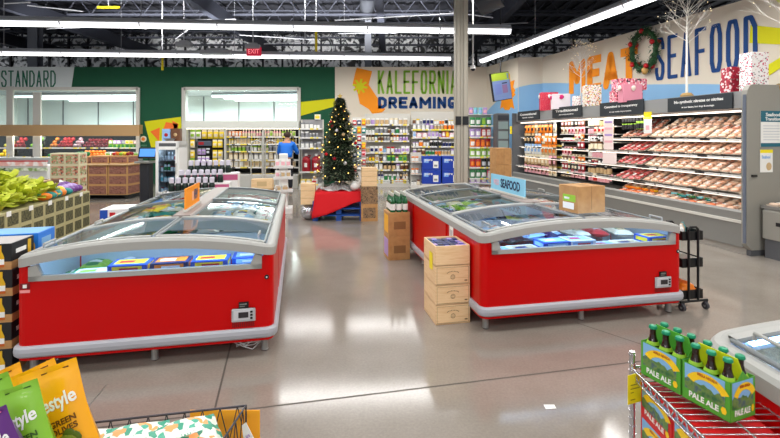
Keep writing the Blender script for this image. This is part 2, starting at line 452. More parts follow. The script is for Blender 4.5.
for k in range(26):
    x = random.uniform(-14, 5); y = random.uniform(11, 20); z = random.uniform(5.0, 5.7); d = random.uniform(0, pi)
    l = random.uniform(1.5, 5); mb.tube((x, y, z), (x + l * cos(d), y + l * sin(d) * .4, z + random.uniform(-.2, .2)), .02, 5)
o = mb.build('roof_conduits', PIPE); tag(o, 'thin pipes and cables strung between the roof trusses', 'pipes', kind='stuff')
YV = P('valve_yellow', (220, 200, 10), 0.5)
for i, (px, py, Y, dx, dz, lab) in enumerate(((108, 7, 12, .3, .03, 'flat yellow sprinkler tag high among the dark trusses'), (316, 40, 12, .03, .3, 'upright yellow pipe marker above the green wall'), (162, 62, 14, .03, .25, 'small yellow pipe marker above the edge of the first opening'))):
    p = at(px, py, Y); mb = MB(); mb.cbox(p.x - dx, p.x + dx, p.y, p.y + .05, p.z - dz, p.z + dz, .01); mb.box(p.x - .01, p.x + .01, p.y + .01, p.y + .03, p.z + dz, 6.43, 1); tag(mb.build('pipe_marker', [YV, PIPE]), lab, 'pipe marker')
# columns
mb = MB(); X = (32 - 390) / F * 16.2
for w0, w1, d0, d1 in ((-.17, .17, 0, .03), (-.17, .17, .27, .3), (-.02, .02, .03, .27)): mb.box(X + w0, X + w1, 16.2 + d0, 16.2 + d1, 3.5, 6.4)
struct(mb.build('trim_13', P('column_grey', (98, 102, 112), 0.5)))
mb = MB(); X = (368 - 390) / F * 16.5; mb.box(X - .12, X + .12, 16.5, 16.75, 0, 6.4); struct(mb.build('trim_14', P('column_grey', (98, 102, 112), 0.5)))
mb = MB(); X = .158 * 8.1 - .005; Y = 8.1
BEI = P('column_beige', (170, 164, 150), 0.55)
def col_ring(z, r):
    out = []
    for i in range(24):
        a = 2 * pi * i / 24; q = r * (1 - .09 * (i % 6 in (0,)))
        out.append((X + q * cos(a), Y + q * sin(a), z))
    return out
mb.box(X - .112, X + .112, Y - .1, Y + .1, 0, 6.5); mb.box(X - .085, X - .035, Y - .125, Y - .1, 0, 6.5, 0); mb.box(X + .035, X + .085, Y - .125, Y - .1, 0, 6.5, 0); mb.box(X - .012, X + .012, Y - .115, Y - .1, 0, 6.5, 0)
for s in (-1, 1): mb.box(X + s * .065 - .05, X + s * .065 + .05, Y - .14, Y - .124, 1.83, 1.98, 1)
struct(mb.build('trim_15', [BEI, BLACK]))

# ---- strip lamps
def strip_lamp(p0, p1, label, lit=True, group=None):
    p0 = Vector(p0); p1 = Vector(p1); L = (p1 - p0).length; rz = math.atan2(p1.y - p0.y, p1.x - p0.x)
    t = thing('strip_lamp', label, 'ceiling lamp', p0, rz, group)
    h = MB(); h.prism([(-.05, .1), (.05, .1), (.1, .03), (.1, .0), (-.1, .0), (-.1, .03)], lambda a, b, s: (s, a, b), 0, L)
    h.build('housing', P('lamp_housing', (176, 178, 184), 0.5), t)
    d = MB(); prof = [(-.095, 0), (-.075, -.05), (-.035, -.085), (.035, -.085), (.075, -.05), (.095, 0)]
    for i in range(len(prof) - 1):
        a, b = prof[i], prof[i + 1]
        d.add([(0, a[0], a[1]), (L, a[0], a[1]), (L, b[0], b[1]), (0, b[0], b[1])], [(0, 3, 2, 1)], 0 if i in (1, 2, 3) else 1)
    d.add([(0, a, b) for a, b in prof], [tuple(range(6))], 1); d.add([(L, a, b) for a, b in prof], [tuple(range(5, -1, -1))], 1)
    d.build('lens', [TUBE_E, TUBE_D], t)
    n = max(2, int(L / 1.45))
    for i in range(1, n): c = MB(); x = i * L / n; c.prism([(a * 1.04, b * 1.04) for a, b in prof], lambda a, b, s: (s, a, b), x - .012, x + .012); c.build('lens_joint', P('lamp_joint', (150, 150, 156), .5), t)
    for i in range(1, n, 2): c = MB(); x = i * L / n; c.tube((x, 0, .1), (x, 0, (3.39 if p0.y > 16 else 6.43) - p0.z), .007, 5); c.build('suspension_rod', PIPE, t)
    return t
strip_lamp((-9.6, 8.78, 3.9), (2.57, 9.64, 3.9), 'long white strip lamp crossing the whole hall in front of the column')
strip_lamp((-12.0, 12.1, 3.9), (1.75, 13.05, 3.9), 'white strip lamp hung lower down the view just above the green wall')
strip_lamp((4.17 + .94, 7.5 - 4, 3.9), (2.76, 13.5, 3.9), 'white strip lamp running along the meat aisle beside the cream wall')
for y in (5.8, 2.5): strip_lamp((-8, y, 3.9), (5, y + .7, 3.9), 'white strip lamp over the freezers behind the viewer', group='strip lamps out of view')
for x0 in (-15.2, -11.5, -8.0):
    pass
for (x0, x1, y, lab) in ((-15, -9.2, 17.2, 'strip lamp inside the produce room near the glass'), (-14, -9.4, 19.2, 'strip lamp inside the produce room near its back wall'), (-6.9, -3.3, 17.0, 'strip lamp inside the dairy room near the glass'), (-6.7, -3.2, 19.0, 'strip lamp inside the dairy room near its back wall'), (-14.5, -9.3, 18.2, 'middle strip lamp inside the produce room'), (-6.8, -3.2, 18.0, 'middle strip lamp inside the dairy room')):
    strip_lamp((x0, y + .5, 3.2), (x1, y, 3.12), lab)
p = at(184, 46, 12.6)
for i, (px, py, lab) in enumerate(((184, 44.5, 'grey junction fixture under the thin conduit'), (216, 52.5, 'flat grey bracket plate on the end of the strip lamp'), (253, 47, 'grey mounting box over the red exit sign'))):
    p = at(px, py, 12.3); w = (.2, .42, .2)[i]; mb = MB(); mb.cbox(p.x - w, p.x + w, p.y - .1, p.y + .1, p.z - .05, p.z + .06, .015); mb.cbox(p.x - w * .6, p.x + w * .6, p.y - .07, p.y + .07, p.z + .06, p.z + .11, .015)
    tag(mb.build('fixture_box', P('fixture_grey', (150, 152, 158), .5)), lab, 'fixture')
p = at(254, 51.5, 12.3)
t = thing('exit_sign', 'small red lit exit sign hanging under its grey box', 'sign', p)
mb = MB(); mb.cbox(-.2, .2, -.03, .03, -.12, .12, .01); mb.build('sign_box', P('exit_red', (150, 20, 50), .4, emit=(200, 20, 50), estr=.5), t)
text('EXIT', .3, .12, (0, -.031, 0), (1, 0, 0), (0, 0, 1), P('exit_pink', (250, 150, 165), .5, emit=(255, 150, 160), estr=.6), t)

# ------------------------------------------------------------------ frozen goods
def bag_mesh(name, w, l, h, mats, nu=8, nv=10, seed=0, label=True):
    """soft pillow bag lying flat, crimped ends, printed middle"""
    rnd = random.Random(seed); mb = MB()
    ph = [rnd.uniform(0, 6) for _ in range(4)]
    def sh(u, v, s):
        x = (u - .5) * w; y = (v - .5) * l
        e = max(0, 1 - abs(2 * u - 1) ** 3) ** .6 * max(0, 1 - abs(2 * v - 1) ** 4) ** .7
        return (x * (1 - .06 * e), y, s * h / 2 * e * (1 + .22 * sin(7 * u + ph[0]) * cos(6 * v + ph[1])) + h / 2 + .003 * sin(20 * v + ph[2]))
    for j in range(nv):
        mi = 0 if (j < 2 or j >= nv - 2) else 1
        for i in range(nu):
            m2 = mi if 1 < i < nu - 2 else 0
            if mi == 1 and m2 == 1 and len(mats) > 2 and (j in (nv // 2, nv // 2 - 1)) : m2 = 2
            mb.add([sh(i / nu, j / nv, 1), sh((i + 1) / nu, j / nv, 1), sh((i + 1) / nu, (j + 1) / nv, 1), sh(i / nu, (j + 1) / nv, 1)], [(0, 1, 2, 3)], m2, True)
            mb.add([sh(i / nu, j / nv, -1), sh((i + 1) / nu, j / nv, -1), sh((i + 1) / nu, (j + 1) / nv, -1), sh(i / nu, (j + 1) / nv, -1)], [(0, 3, 2, 1)], 0, True)
    return mb.mesh(name, mats)

def colour(n, rgb): return P('print_' + n, rgb, 0.4)
CLR = {n: colour(n, c) for n, c in dict(
    red=(196, 30, 36), crimson=(150, 20, 34), orange=(240, 130, 30), yellow=(240, 210, 40), lime=(150, 200, 60), green=(40, 130, 70), teal=(30, 140, 140),
    aqua=(120, 200, 210), blue=(30, 80, 180), navy=(22, 36, 96), purple=(110, 60, 140), lilac=(180, 150, 210), pink=(236, 120, 150), rose=(240, 180, 190),
    white=(238, 238, 234), cream=(236, 224, 196), tan=(206, 176, 130), brown=(110, 70, 44), grey=(140, 142, 146), black=(26, 26, 28), sky=(150, 190, 236), silver=(200, 204, 210)).items()}

def carton_mesh(name, w, d, h, base, face, stripe, frac=.5):
    """printed carton: chamfered box with a label panel and a colour band on the long sides and the top"""
    mb = MB(); mb.cbox(-w / 2, w / 2, -d / 2, d / 2, 0, h, min(w, d, h) * .05)
    e = .0012
    for s in (-1, 1):
        mb.box(-w * .38, w * .38, s * d / 2 - e, s * d / 2 + e, h * .18, h * .82, 1)
        mb.box(-w * .2, w * .28, s * d / 2 - 2 * e, s * d / 2 + 2 * e, h * .36, h * .62, 2)
        mb.box(s * w / 2 - e, s * w / 2 + e, -d * .36, d * .36, h * .2, h * .8, 1)
    mb.box(-w * .4, w * .4, -d * .3, d * .36, h - e, h + e, 1); mb.box(-w * .3, w * .1, -d * .16, d * .14, h, h + 2 * e, 2)
    return mb.mesh(name, [CLR[base], CLR[face], CLR[stripe]])

# ------------------------------------------------------------------ island freezers
ZR = 0.82            # top of the side rims
def arch(x, W, A=.095): return A * (1 - min(1, abs(2 * x / W)) ** 2.2)
def wall_ring(mb, pts, z0, ztop, t, mi_out, mi_in):
    """closed wall of thickness t along pts (counter-clockwise); ztop(x, y) gives its height"""
    n = len(pts); cen = Vector((sum(p[0] for p in pts) / n, sum(p[1] for p in pts) / n))
    ins = []
    for i in range(n):
        p = Vector(pts[i]); a = Vector(pts[i - 1]); b = Vector(pts[(i + 1) % n]); d = (b - a).normalized(); q = Vector((-d.y, d.x))
        ins.append(p + q * t)
    for i in range(n):
        j = (i + 1) % n; a, b, c, d = pts[i], pts[j], ins[j], ins[i]
        za, zb = ztop(*a), ztop(*b)
        mb.add([(a[0], a[1], z0), (b[0], b[1], z0), (b[0], b[1], zb), (a[0], a[1], za)], [(0, 1, 2, 3)], mi_out, True)
        mb.add([(c[0], c[1], zb), (d[0], d[1], za), (d[0], d[1], z0), (c[0], c[1], z0)], [(0, 1, 2, 3)], mi_in, True)
        mb.add([(a[0], a[1], za), (b[0], b[1], zb), (c[0], c[1], zb), (d[0], d[1], za)], [(0, 1, 2, 3)], mi_out)
    return ins

def round_rect(x0, x1, y0, y1, r, n=5):
    out = []
    for cx, cy, a0 in ((x0 + r, y0 + r, pi), (x1 - r, y0 + r, 1.5 * pi), (x1 - r, y1 - r, 0), (x0 + r, y1 - r, .5 * pi)):
        for i in range(n + 1):
            a = a0 + pi / 2 * i / n; out.append((cx + r * cos(a), cy + r * sin(a)))
    return out

def densify(pts, step=.12):
    out = []
    for i, p in enumerate(pts):
        q = pts[(i + 1) % len(pts)]; L = math.hypot(q[0] - p[0], q[1] - p[1]); k = max(1, int(L / step))
        for j in range(k): out.append((p[0] + (q[0] - p[0]) * j / k, p[1] + (q[1] - p[1]) * j / k))
    return out

def island(label, W, L, loc, rz, cap=.88, far_cap=0.0, panel=True, rack_lids=True):
    t = thing('island_freezer', label, 'chest freezer', loc, rz)
    hw = W / 2; wn = .085      # red post beside the end window
    zo = .665
    body = MB()
    segs = [(0, cap + .0), (cap + .012, L - far_cap - (.012 if far_cap else 0))] + ([(L - far_cap + .0, L)] if far_cap else [])
    for k, (y0, y1) in enumerate(segs):
        r0 = .075 if k == 0 else .012; ring = []
        base = densify(round_rect(-hw, hw, y0, y1, .012 if 0 < k < len(segs) - 1 else .06), .1)
        def top(x, y, k=k, y0=y0, y1=y1):
            if k == 0 and y < .03 and abs(x) < hw - wn: return zo
            if k == len(segs) - 1 and y > y1 - .03 and abs(x) < hw - wn: return zo if far_cap else ZR - .07 + arch(x, W) * .9
            if 0 < k or y > y0 + .1: return ZR - .06 if abs(x) > hw - .1 else ZR - .3
            return ZR - .06
        wall_ring(body, base, .112, top, .03, 0, 0)
        body.add([(x, y, .115) for x, y in base], [tuple(range(len(base) - 1, -1, -1))], 0)
    body.build('body', RED, t)
    # inner tubs
    li = MB()
    for (y0, y1) in ((.05, cap - .03), (cap + .04, L - far_cap - .05)) + (((L - far_cap + .03, L - .05),) if far_cap else ()):
        xs = ((-hw + .05, hw - .05),) if y1 - y0 < 1.0 else ((-hw + .05, -.03), (.03, hw - .05))
        for xa, xb in xs:
            li.box(xa, xb, y0, y1, .36, .37)
            for a, b_, c, d in ((xa - .01, xa, y0, y1), (xb, xb + .01, y0, y1), (xa, xb, y0 - .01, y0), (xa, xb, y1, y1 + .01)):
                cut = y1 - y0 < 1.0 and ((c == y0 - .01 and y0 < .1) or (d == y1 + .01 and y1 > L - .1))
                li.box(a, b_, c, d, .36, .655 if cut else .755)
    li.build('liner', LINER, t)
    # grey rim all round: side rims level, end rims arched
    rim = MB(); pts = densify(round_rect(-hw - .012, hw + .012, -.025, L + .025, .11, 8), .07); n = len(pts); ins = []
    for i in range(n):
        a = Vector(pts[i - 1]); b_ = Vector(pts[(i + 1) % n]); d = (b_ - a).normalized(); ins.append(Vector(pts[i]) + Vector((-d.y, d.x)) * .07)
    def rz_(x, y): 
        e = 1.0 if (y < .12 or y > L - .12) else 0.0
        return arch(x, W) * e
    for i in range(n):
        j = (i + 1) % n; prof = []
        for k in (i, j):
            o = Vector(pts[k]); q = Vector(ins[k]); z = ZR + rz_(*pts[k]); d = (q - o)
            e = 1.0 if (o.y < .05 or o.y > L - .05) else .35
            prof.append([(o.x, o.y, z - .078), (o.x, o.y, z - .02), (o.x + d.x * .2, o.y + d.y * .2, z - .003), (o.x + d.x * .5, o.y + d.y * .5, z + .003), (q.x, q.y, z - .004), (q.x, q.y, z - .045), (q.x, q.y, z - .078)])
        A, B = prof; m = len(A)
        for k in range(m): rim.add([A[k], B[k], B[(k + 1) % m], A[(k + 1) % m]], [(0, 1, 2, 3)], 0, k not in (0, m - 1))
    rim.build('rim', RIM, t)
    # end windows (lens-shaped) with their grey surround
    def end_window(yf, sgn):
        fr = MB(); N = 24; xa, xb = -hw + wn, hw - wn
        def zt_(x): return ZR - .075 + arch(x, W)
        def zb_(x): return zo + .028
        for k in range(N):
            x0 = xa + (xb - xa) * k / N; x1 = xa + (xb - xa) * (k + 1) / N
            y_a, y_b = (yf - .014, yf + .02)
            fr.prism([(x0, zo - .012), (x1, zo - .012), (x1, zo + .022), (x0, zo + .022)], lambda a, b, s: (a, s, b), y_a, y_b)
        for s in (-1, 1):
            x0, x1 = s * (hw - wn + .0), s * (hw - wn - .05)
            q = [(x0, zo - .012), (x1 + s * .0, zo - .012), (x1 - s * .03, zo + .03), (x1, ZR - .055), (x0, ZR - .07)]
            if s > 0: q = q[::-1]
            fr.prism(q, lambda a, b, s_: (a, s_, b), yf - .014, yf + .02)
        fr.build('window_surround', RIM, t)
        g = MB(); out = [(xa + .04, zo + .02)] + [(xb - .04, zo + .02)] + [(xb - .04 - (xb - xa - .08) * k / N, zt_(xb - .04 - (xb - xa - .08) * k / N) + .01) for k in range(N + 1)]
        g.prism(out, lambda a, b, s: (a, s, b), yf + .004, yf + .008)
        g.build('end_window', GLASS2, t)
    end_window(0, 1)
    if far_cap: end_window(L, -1)
    # arched glass lids in frames
    def lid(xa, xb, ya, yb, up, name='sliding_lid', fm=FRAME_D, bar=RIM):
        def z(x): return ZR - .012 + arch(x, W) + up
        g = MB(); g.surf(lambda u, v: (xa + (xb - xa) * u, ya + (yb - ya) * v, z(xa + (xb - xa) * u)), 14, 1)
        o = g.build(name, GLASS, t)
        N = 14
        for y in (ya, yb):
            f = MB()
            for k in range(N):
                x0 = xa + (xb - xa) * k / N; x1 = xa + (xb - xa) * (k + 1) / N
                vs = [(x0, y - .02, z(x0) - .008), (x1, y - .02, z(x1) - .008), (x1, y + .02, z(x1) - .008), (x0, y + .02, z(x0) - .008), (x0, y - .02, z(x0) + .012), (x1, y - .02, z(x1) + .012), (x1, y + .02, z(x1) + .012), (x0, y + .02, z(x0) + .012)]
                f.add(vs, [(4, 5, 6, 7), (0, 1, 5, 4), (2, 3, 7, 6), (3, 2, 1, 0)], 0)
            f.build('lid_crossbar', bar, o)
        for x in (xa, xb): f = MB(); f.tube((x, ya, z(x)), (x, yb, z(x)), .011, 6); f.build('lid_edge', fm, o)
        hd = MB(); hx = xb - .05 if abs(xb) > abs(xa) else xa + .05
        hy = ya + .05 if ya < L / 2 else yb - .05
        hd.path([(hx, hy, z(hx) + .012), (hx, hy, z(hx) + .04), (hx, hy + .15, z(hx) + .04), (hx, hy + .15, z(hx) + .012)], .008, 6); hd.build('lid_handle', RIM, o)
    lid(-hw + .07, -.015, .06, cap - .02, .004); lid(.015, hw - .07, .06, cap - .02, .004)
    y0, y1 = cap + .04, L - far_cap - .05; ym = (y0 + y1) / 2
    for s in (-1, 1):
        xs = sorted((s * (hw - .07), s * .085))
        lid(xs[0], xs[1], y0, ym + .06, .0); lid(xs[0], xs[1], ym - .04, y1, .018, bar=FRAME_D)
    if far_cap: lid(-hw + .07, -.015, L - far_cap + .04, L - .06, .004); lid(.015, hw - .07, L - far_cap + .04, L - .06, .004)
    sp = MB(); zc = ZR + .088
    sp.prism([(-.085, zc - .12), (.085, zc - .12), (.085, zc + .01), (.07, zc + .022), (-.07, zc + .022), (-.085, zc + .01)], lambda a, b, s: (a, s, b), cap, L - far_cap)
    sp.build('centre_spine', P('spine_taupe', (150, 138, 132), .5), t)
    jb = MB()
    for y in [cap] + ([L - far_cap] if far_cap else []):
        N = 20
        for k in range(N):
            x0 = -hw + .05 + (W - .1) * k / N; x1 = x0 + (W - .1) / N
            za, zb = ZR - .01 + arch(x0, W), ZR - .01 + arch(x1, W)
            jb.add([(x0, y - .035, za - .1), (x1, y - .035, zb - .1), (x1, y + .035, zb - .1), (x0, y + .035, za - .1), (x0, y - .035, za), (x1, y - .035, zb), (x1, y + .035, zb), (x0, y + .035, za)], [(4, 5, 6, 7), (0, 1, 5, 4), (2, 3, 7, 6), (3, 2, 1, 0)])
    jb.build('joint_beam', RIM, t)
    # bumper, legs, cool lights
    bp = MB(); pts = densify(round_rect(-hw - .014, hw + .014, -.018, L + .018, .07, 8), .3); n = len(pts)
    sec = [(0, .138), (.012, .15), (.016, .175), (.012, .2), (0, .212), (-.02, .212), (-.02, .138)]
    for i in range(n):
        j = (i + 1) % n; pr = []
        for k in (i, j):
            a = Vector(pts[k - 1]); b_ = Vector(pts[(k + 1) % n]); d = (b_ - a).normalized(); q = Vector((d.y, -d.x)); o = Vector(pts[k])
            pr.append([(o.x + q.x * s, o.y + q.y * s, z) for s, z in sec])
        for k in range(len(sec)): kk = (k + 1) % len(sec); bp.add([pr[0][k], pr[1][k], pr[1][kk], pr[0][kk]], [(0, 1, 2, 3)], 0, k < 4)
    bp.build('bumper', BUMP, t)
    for y in (.09, cap - .08, cap + .2, (cap + L - far_cap) / 2, L - far_cap - .25, L - .1):
        for x in (-hw + .07, 0, hw - .07) if y < .2 or y > L - .2 else (-hw + .07, hw - .07):
            lg = MB(); lg.lathe([(.024, 0, 1), (.03, .008, 1), (.026, .012, 0), (.026, .125, 0)], (x, y, 0), 14); lg.build('leg', [STEEL, BLACK], t)
    for yf in (.045,):
        ls = MB(); N = 16
        for k in range(N):
            xa = -hw + .15 + (W - .3) * k / N; xb = xa + (W - .3) / N; za, zb = ZR - .045 + arch(xa, W), ZR - .045 + arch(xb, W)
            ls.add([(xa, yf, za), (xb, yf, zb), (xb, yf + .025, zb), (xa, yf + .025, za), (xa, yf, za + .012), (xb, yf, zb + .012), (xb, yf + .025, zb + .012), (xa, yf + .025, za + .012)], [(0, 3, 2, 1), (4, 5, 6, 7), (0, 1, 5, 4), (2, 3, 7, 6)])
        ls.build('light_strip', P('cold_led', (220, 232, 255), .4, emit=(150, 195, 255), estr=12), t)
        la = area('freezer_lamp_light', (0, .12, ZR - .0), W - .4, .05, 3.5, 0, radians(25), (.55, .75, 1.0)); la.parent = t
    if panel:
        px = hw - .085 - .13; 
        c = MB(); c.cbox(px - .085, px + .085, -.018, .0, .27, .365, .008, 0); c.box(px - .07, px + .07, -.02, -.018, .283, .352, 1)
        o = c.build('control_panel', [P('panel_grey', (176, 178, 182), .4), P('panel_pale', (205, 205, 210), .4)], t)
        c = MB(); c.box(px - .035, px + .035, -.024, -.02, .3, .34, 0); c.build('display', P('display_dark', (48, 44, 48), .3), o)
        c = MB()
        for k in range(3): c.box(px + .048, px + .066, -.024, -.02, .287 + k * .023, .302 + k * .023)
        c.build('button', BLACK, o)
        c = MB(); c.box(px - .035, px + .035, -.012, .0, .368, .41, 0); c.box(px - .028, px + .022, -.014, -.012, .392, .4, 1); c.box(px - .028, px + .01, -.014, -.012, .378, .384, 1); c.build('rating_plate', [BLACK, GREYM], t)
        c = MB(); c.tube((hw - .05, -.004, .585), (hw - .05, .01, .585), .017, 14, 0); c.tube((hw - .05, -.008, .585), (hw - .05, -.004, .585), .006, 10, 1); c.build('lock', [BLACK, WHITE], t)
        c = MB()
        for k in range(12): c.box(px - .08 + k * .0135, px - .073 + k * .0135, -.002, .001, .225, .262)
        c.build('vent', P('vent_dark_red', (110, 2, 4), .5), t)
    return t

LF = island('red island freezer with an orange card sign, beer cases stacked at its corner', 1.70, 3.05, (-1.71, 3.22, 0), TH + .0, .84)
RF = island('red island freezer with the pale blue SEAFOOD sign and a carton on its lid', 1.96, 3.02, (1.727, 3.94, 0), TH, .93, .74)
NF = island('red island freezer cut off by the photo edge beside the wire beer rack', 1.90, 2.6, (2.25, 1.90, 0), pi + .04, .84, panel=False)
def isl(t, x, y, z=0): return Matrix.Translation(t.location) @ Matrix.Rotation(t.rotation_euler.z, 4, 'Z') @ Vector((x, y, z))

# paper notes and stickers on the enamel
def ipt(t, x, y, z): return isl(t, x, y, z)
c = MB(); c.box(-.003, -.001, -.055, .055, -.085, .085, 0); c.box(-.004, -.003, -.035, .035, -.03, .05, 1)
p = ipt(RF, -.982, .76, .655); o = c.build('price_card', [PAPER, P('card_print', (190, 190, 190), .6)], None, p, TH); tag(o, 'white price card stuck on the long red side of the seafood freezer', 'card')
c = MB(); c.box(-.03, .03, -.003, -.001, -.02, .02, 0); c.box(-.03, .03, -.003, -.001, -.045, -.026, 1); c.box(-.012, .012, -.004, -.003, -.012, .012, 2)
p = ipt(LF, -.79, 0, .62); o = c.build('warning_sticker', [P('sticker_dark_red', (120, 10, 20), .5), P('sticker_pink', (240, 150, 150), .5), PAPER], None, p, TH); tag(o, 'small warning sticker below the rim at the corner by the beer cases', 'sticker')

# things frozen: bags in the open rows, cartons behind the end windows
combos = [('white', 'blue', 'yellow'), ('green', 'white', 'lime'), ('sky', 'white', 'red'), ('yellow', 'orange', 'red'), ('cream', 'tan', 'green'), ('teal', 'white', 'yellow'), ('red', 'white', 'red'), ('navy', 'sky', 'white'), ('lime', 'green', 'white'), ('white', 'rose', 'crimson'), ('black', 'silver', 'orange')]
BAGS = [bag_mesh('frozen_bag', .2, .27, .075, [CLR[a], CLR[b], CLR[c]], seed=i) for i, (a, b, c) in enumerate(combos)]
CARTS = [carton_mesh('frozen_carton', .26, .19, .055, a, b, c) for a, b, c in (('blue', 'yellow', 'red'), ('blue', 'sky', 'white'), ('white', 'sky', 'red'), ('green', 'white', 'lime'), ('navy', 'orange', 'white'), ('white', 'tan', 'navy'))]
cn = ('deep blue and yellow', 'two-tone blue', 'white and sky blue', 'green and white', 'navy and orange', 'white and tan')
def row_fill(T, x0, x1, y0, y1, z, where, picks, layers=2):
    """bags laid in ranks from x0 to x1 and y0 to y1"""
    for ly in range(layers):
        y = y0 + .1; r = 0
        while y < y1 - .08:
            x = x0 + .14
            while x < x1 - .1:
                k = random.choice(picks); p = ipt(T, x + random.uniform(-.02, .02), y, z + ly * .07 + random.uniform(0, .015))
                o = inst(BAGS[k], 'frozen_bag', None, p, None, (random.uniform(-.12, .12), random.uniform(-.12, .12), T.rotation_euler.z + random.uniform(-.3, .3)))
                a, b, c = combos[k]
                tag(o, '%s and %s frozen bag in %s' % (a, b, where), 'frozen bag', '%s and %s bags in %s' % (a, b, where))
                x += .235
            y += .29; r += 1
hw = .85
row_fill(LF, -hw + .07, -.05, .95, 2.95, .645, 'the orange-sign freezer row beside the produce', [0, 1, 3, 5, 2, 3, 7])
row_fill(LF, .05, hw - .07, .95, 2.95, .62, 'the orange-sign freezer row beside the aisle', [0, 2, 5, 9, 2])
hw = .98
row_fill(RF, -hw + .07, -.04, .98, 2.24, .655, 'the seafood freezer row beside the aisle', [0, 2, 4, 7, 8, 2])
row_fill(RF, .04, hw - .07, .98, 2.24, .65, 'the seafood freezer row facing the meat case', [6, 4, 9, 0, 10])
row_fill(RF, -hw + .07, hw - .07, .34, .88, .64, 'the end bay of the seafood freezer', [10, 4, 6, 2, 4, 7], 1)
row_fill(RF, -hw + .07, hw - .07, 2.32, 2.95, .62, 'the far end bay of the seafood freezer', [10, 4, 6, 2], 1)
row_fill(LF, -.8, -.1, .32, .8, .5, 'the end bay of the orange-sign freezer', [1, 5, 8], 1)
row_fill(NF, -.85, .85, .3, .8, .5, 'the freezer beside the beer rack', [2, 0, 4], 1)
row_fill(NF, .05, .85, .95, 2.4, .58, 'the long row of the freezer beside the rack', [0, 2, 9], 1)
def cart(T, k, x, y, z, rz, lab): tag(inst(CARTS[k], 'frozen_carton', None, ipt(T, x, y, z), T.rotation_euler.z + rz), '%s frozen carton %s' % (cn[k], lab), 'frozen carton', '%s cartons %s' % (cn[k], lab))
for i in range(3):
    for j in range(6): cart(LF, (0, 4, 0)[i], -.18 + i * .28, .16, .37 + j * .057, random.uniform(-.05, .05), 'behind the end window by the beer cases')
for i in range(2):
    for j in range(6): cart(LF, 1, .38 + i * .27 - .0, .16 if i == 0 else .3, .37 + j * .052, random.uniform(-.05, .05), 'behind the end window by the beer cases')
for j in range(5): cart(LF, 3, -.45, .18, .37 + j * .057, .1, 'behind the end window by the beer cases')
for i in range(7):
    for j in range(6 if i in (2, 3, 6) else 5): cart(RF, (2, 5, 1, 2, 2, 5, 0)[i], -.78 + i * .262, .14 + .02 * (i % 2), .37 + j * .057, random.uniform(-.06, .06), 'behind the end window of the seafood freezer')
for i in range(5):
    for j in range(2): cart(NF, (2, 1, 5, 2, 0)[i], .7 - i * .27, .2 + j * .3, .37, .2, 'lying in the freezer beside the beer rack')

# signs standing on the spines
def spine_sign(T, y0, y1, face, label, lx):
    zc = ZR + .113
    t = thing('freezer_sign', label, 'sign', ipt(T, lx, y0, zc), T.rotation_euler.z)
    b = MB(); b.box(-.006, .006, 0, y1 - y0, .02, .215); b.build('sign_board', face, t)
    b = MB(); b.box(-.016, .016, .0, y1 - y0, 0, .022); b.build('sign_foot', OFFW, t)
    return t
s = spine_sign(LF, .98, 1.58, ORG, 'orange card sign with a dark print on the freezer spine', 0)
b = MB(); b.box(-.0075, -.006, .27, .34, .07, .16); b.build('pink_print', P('print_pinkish', (250, 180, 140), .5), s)
b = MB(); b.box(.006, .0075, .33, .26, .07, .16); b.build('pink_print', P('print_pinkish', (250, 180, 140), .5), s)
text('NEW', .16, .1, (-.0065, .2, .12), (0, -1, 0), (0, 0, 1), P('print_slate', (90, 84, 110), .5), s, bold=.03)
text('NEW', .16, .1, (.0065, .42, .12), (0, 1, 0), (0, 0, 1), P('print_slate', (90, 84, 110), .5), s, bold=.03)
s = spine_sign(RF, 1.1, 2.0, P('sign_light_blue', (140, 204, 232), .5), 'pale blue SEAFOOD sign on the freezer spine', 0)
text('SEAFOOD', .5, .11, (-.0065, .36, .12), (0, -1, 0), (0, 0, 1), P('seafood_navy', (20, 44, 84), .5), s, bold=.03)
text('SEAFOOD', .5, .11, (.0065, .58, .12), (0, 1, 0), (0, 0, 1), P('seafood_navy', (20, 44, 84), .5), s, bold=.03)
text('WILD', .16, .07, (-.0065, .74, .12), (0, -1, 0), (0, 0, 1), P('print_rose', (210, 150, 190), .5), s, bold=.02)

# loose cable under the orange-sign freezer
c = MB(); cab = []
for k in range(60):
    a = k * .55; cab.append((.12 * cos(a) * (1 + .2 * sin(k)), .09 * sin(a), .012 + .05 * abs(sin(k * .7)) + .0007 * k))
c.path(cab, .004, 5); tag(c.build('coiled_cable', P('cable_white', (200, 200, 200), .5), None, ipt(LF, .66, .16, 0), TH), 'coiled white cable lying under the freezer corner near the control panel', 'cable')

# open box on the seafood freezer lid
t = thing('cardboard_box', 'closed brown cardboard box resting on the seafood freezer lid', 'box', ipt(RF, .2, .37, ZR + .1), TH + .12)
b = MB(); b.cbox(-.16, .16, -.13, .13, 0, .25, .004); b.box(-.003, .003, -.131, .131, .03, .252, 1); b.build('carton', [KRAFT, P('tape_tan', (150, 112, 70), .4)], t)
b = MB(); b.box(-.1615, -.16, -.1, .07, .1, .165, 0); b.box(-.162, -.16, -.08, .07, .03, .09, 1); b.box(-.1628, -.162, -.02, .05, .12, .14, 1); b.build('shipping_label', [CLR['lime'], PAPER], t)

